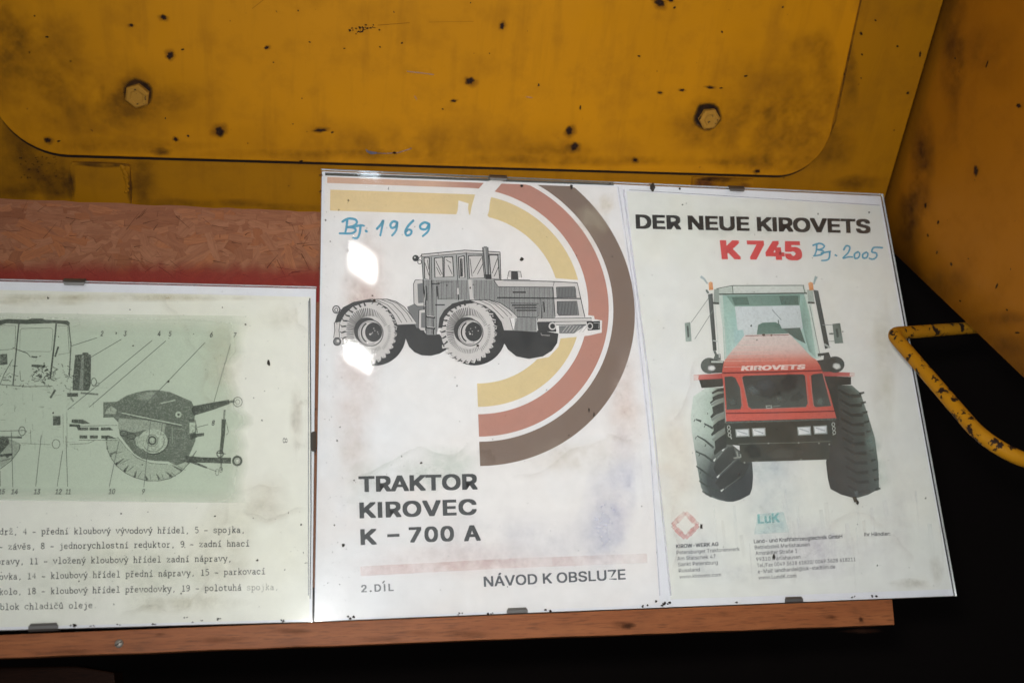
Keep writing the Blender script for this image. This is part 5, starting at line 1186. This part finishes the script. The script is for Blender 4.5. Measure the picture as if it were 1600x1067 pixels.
for x, y, a, b_, c, al in [(405, 780, 56, 36, (0.62, 0.53, 0.42), .28), (420, 800, 42, 24, (0.58, 0.5, 0.42), .18), (345, 560, 40, 70, (0.70, 0.64, 0.48), .3), (350, 860, 60, 90, (0.66, 0.60, 0.46), .35), (200, 465, 240, 8, (0.62, 0.54, 0.36), .45), (300, 942, 105, 16, (0.62, 0.56, 0.42), .4), (60, 470, 90, 12, (0.64, 0.56, 0.36), .45), (464, 650, 13, 55, (0.58, 0.50, 0.44), .35), (180, 900, 200, 60, (0.62, 0.66, 0.52), .3), (440, 496, 30, 24, (0.66, 0.60, 0.46), .3)]:
    k.splat(x, y, a, b_, c, al, jit=.22, core=.3)
for pts, al in [([(250, 462), (270, 485), (290, 510), (300, 540), (325, 570), (318, 610), (345, 640)], .3), ([(462, 640), (472, 625), (485, 632)], .5), ([(462, 640), (460, 680), (478, 700)], .4), ([(370, 770), (400, 760), (440, 762)], .45), ([(380, 800), (420, 810), (450, 800), (475, 790)], .5), ([(185, 960), (215, 950), (240, 945), (270, 955), (300, 940), (330, 890)], .4), ([(355, 770), (352, 830), (340, 870)], .3), ([(460, 470), (465, 500), (480, 520)], .4)]:
    tide(pts, (0.42, 0.32, 0.22), al, 1.4)
k.done('water_stain', M_WASH, dia)

# ---- dust and debris on the panes
def specks(frame, lim, count, sure, edge):
    q = Ink(lambda x, y, kk=0: PAPER(x, y, -0.00006 - .00001 * kk))
    rng = random.Random(count)
    for i in range(count):
        x, y = lim(rng); q.blot(x, y, min(1.5, .3 + rng.expovariate(3.6)), (0.06, 0.05, 0.045), rng.uniform(.4, .9), n=6, asp=rng.uniform(.6, 1.6))
    for x, y, rr, asp in sure: q.blot(x, y, rr, (0.035, 0.028, 0.022), .95, n=9, asp=asp)
    for x, y, rr in edge:
        for j in range(4): q.blot(x + rng.uniform(-rr, rr), y - rng.uniform(0, rr * .8), rr * rng.uniform(.2, .45), (0.022, 0.016, 0.012), .95, n=8, asp=.8)
    q.done('dirt_specks', M_DIRT, frame, kind='stuff')
def lim_main(rng):
    t = rng.random()
    if t < .30: x = 506 + abs(rng.gauss(0, 26)); y = rng.uniform(280, 960)
    else: x = rng.uniform(510, 1470); y = rng.uniform(285, 925)
    if x > 1370 + (y - 304) * .18: x -= 120
    return x, y
specks(fr, lim_main, 330, [(536, 851, 3.2, .9), (815, 405, 3.0, .8), (1020, 293, 4, 1.6), (1062, 295, 2.2, 1), (893, 292, 2.6, 1.6), (815, 291, 2.4, .9), (1209, 870, 2.6, 1.5), (1096, 822, 2, 2.2), (1025, 939, 2, 1), (920, 640, 1.2, 3.0), (1340, 785, 2.2, 1.4), (585, 470, 2.2, 1.2), (582, 462, 1.4, 1), (928, 648, 1.2, 3), (746, 540, 2, 1), (1358, 332, 1.6, 1), (658, 723, 2.2, .7), (553, 750, 1.5, .8)],
       [(550, 967, 6), (720, 960, 4), (766, 959, 4.5), (856, 956, 5), (1008, 948, 6), (1037, 946, 5), (1042, 944, 5), (1152, 942, 3), (1334, 933, 3), (1366, 932, 5), (503, 275, 3), (502, 300, 3), (498, 420, 2), (494, 640, 2), (492, 700, 3)])
specks(lf, lambda rng: (rng.uniform(-180, 478), rng.uniform(455, 965)), 210, [(420, 567, 2.8, 1.7), (384, 507, 1.6, 1), (263, 596, 1.8, .9), (402, 875, 1.8, 1), (208, 540, 1.6, .6), (75, 466, 1.6, 1.3), (336, 806, 1.5, .8), (189, 802, 1.4, .9), (283, 927, 1.4, 1.2)],
       [(115, 979, 6), (145, 978, 4), (185, 977, 3), (240, 976, 4), (342, 968, 3), (290, 966, 3), (440, 971, 4), (315, 970, 2), (300, 972, 2), (478, 880, 2)])
print('objects', len(bpy.data.objects))
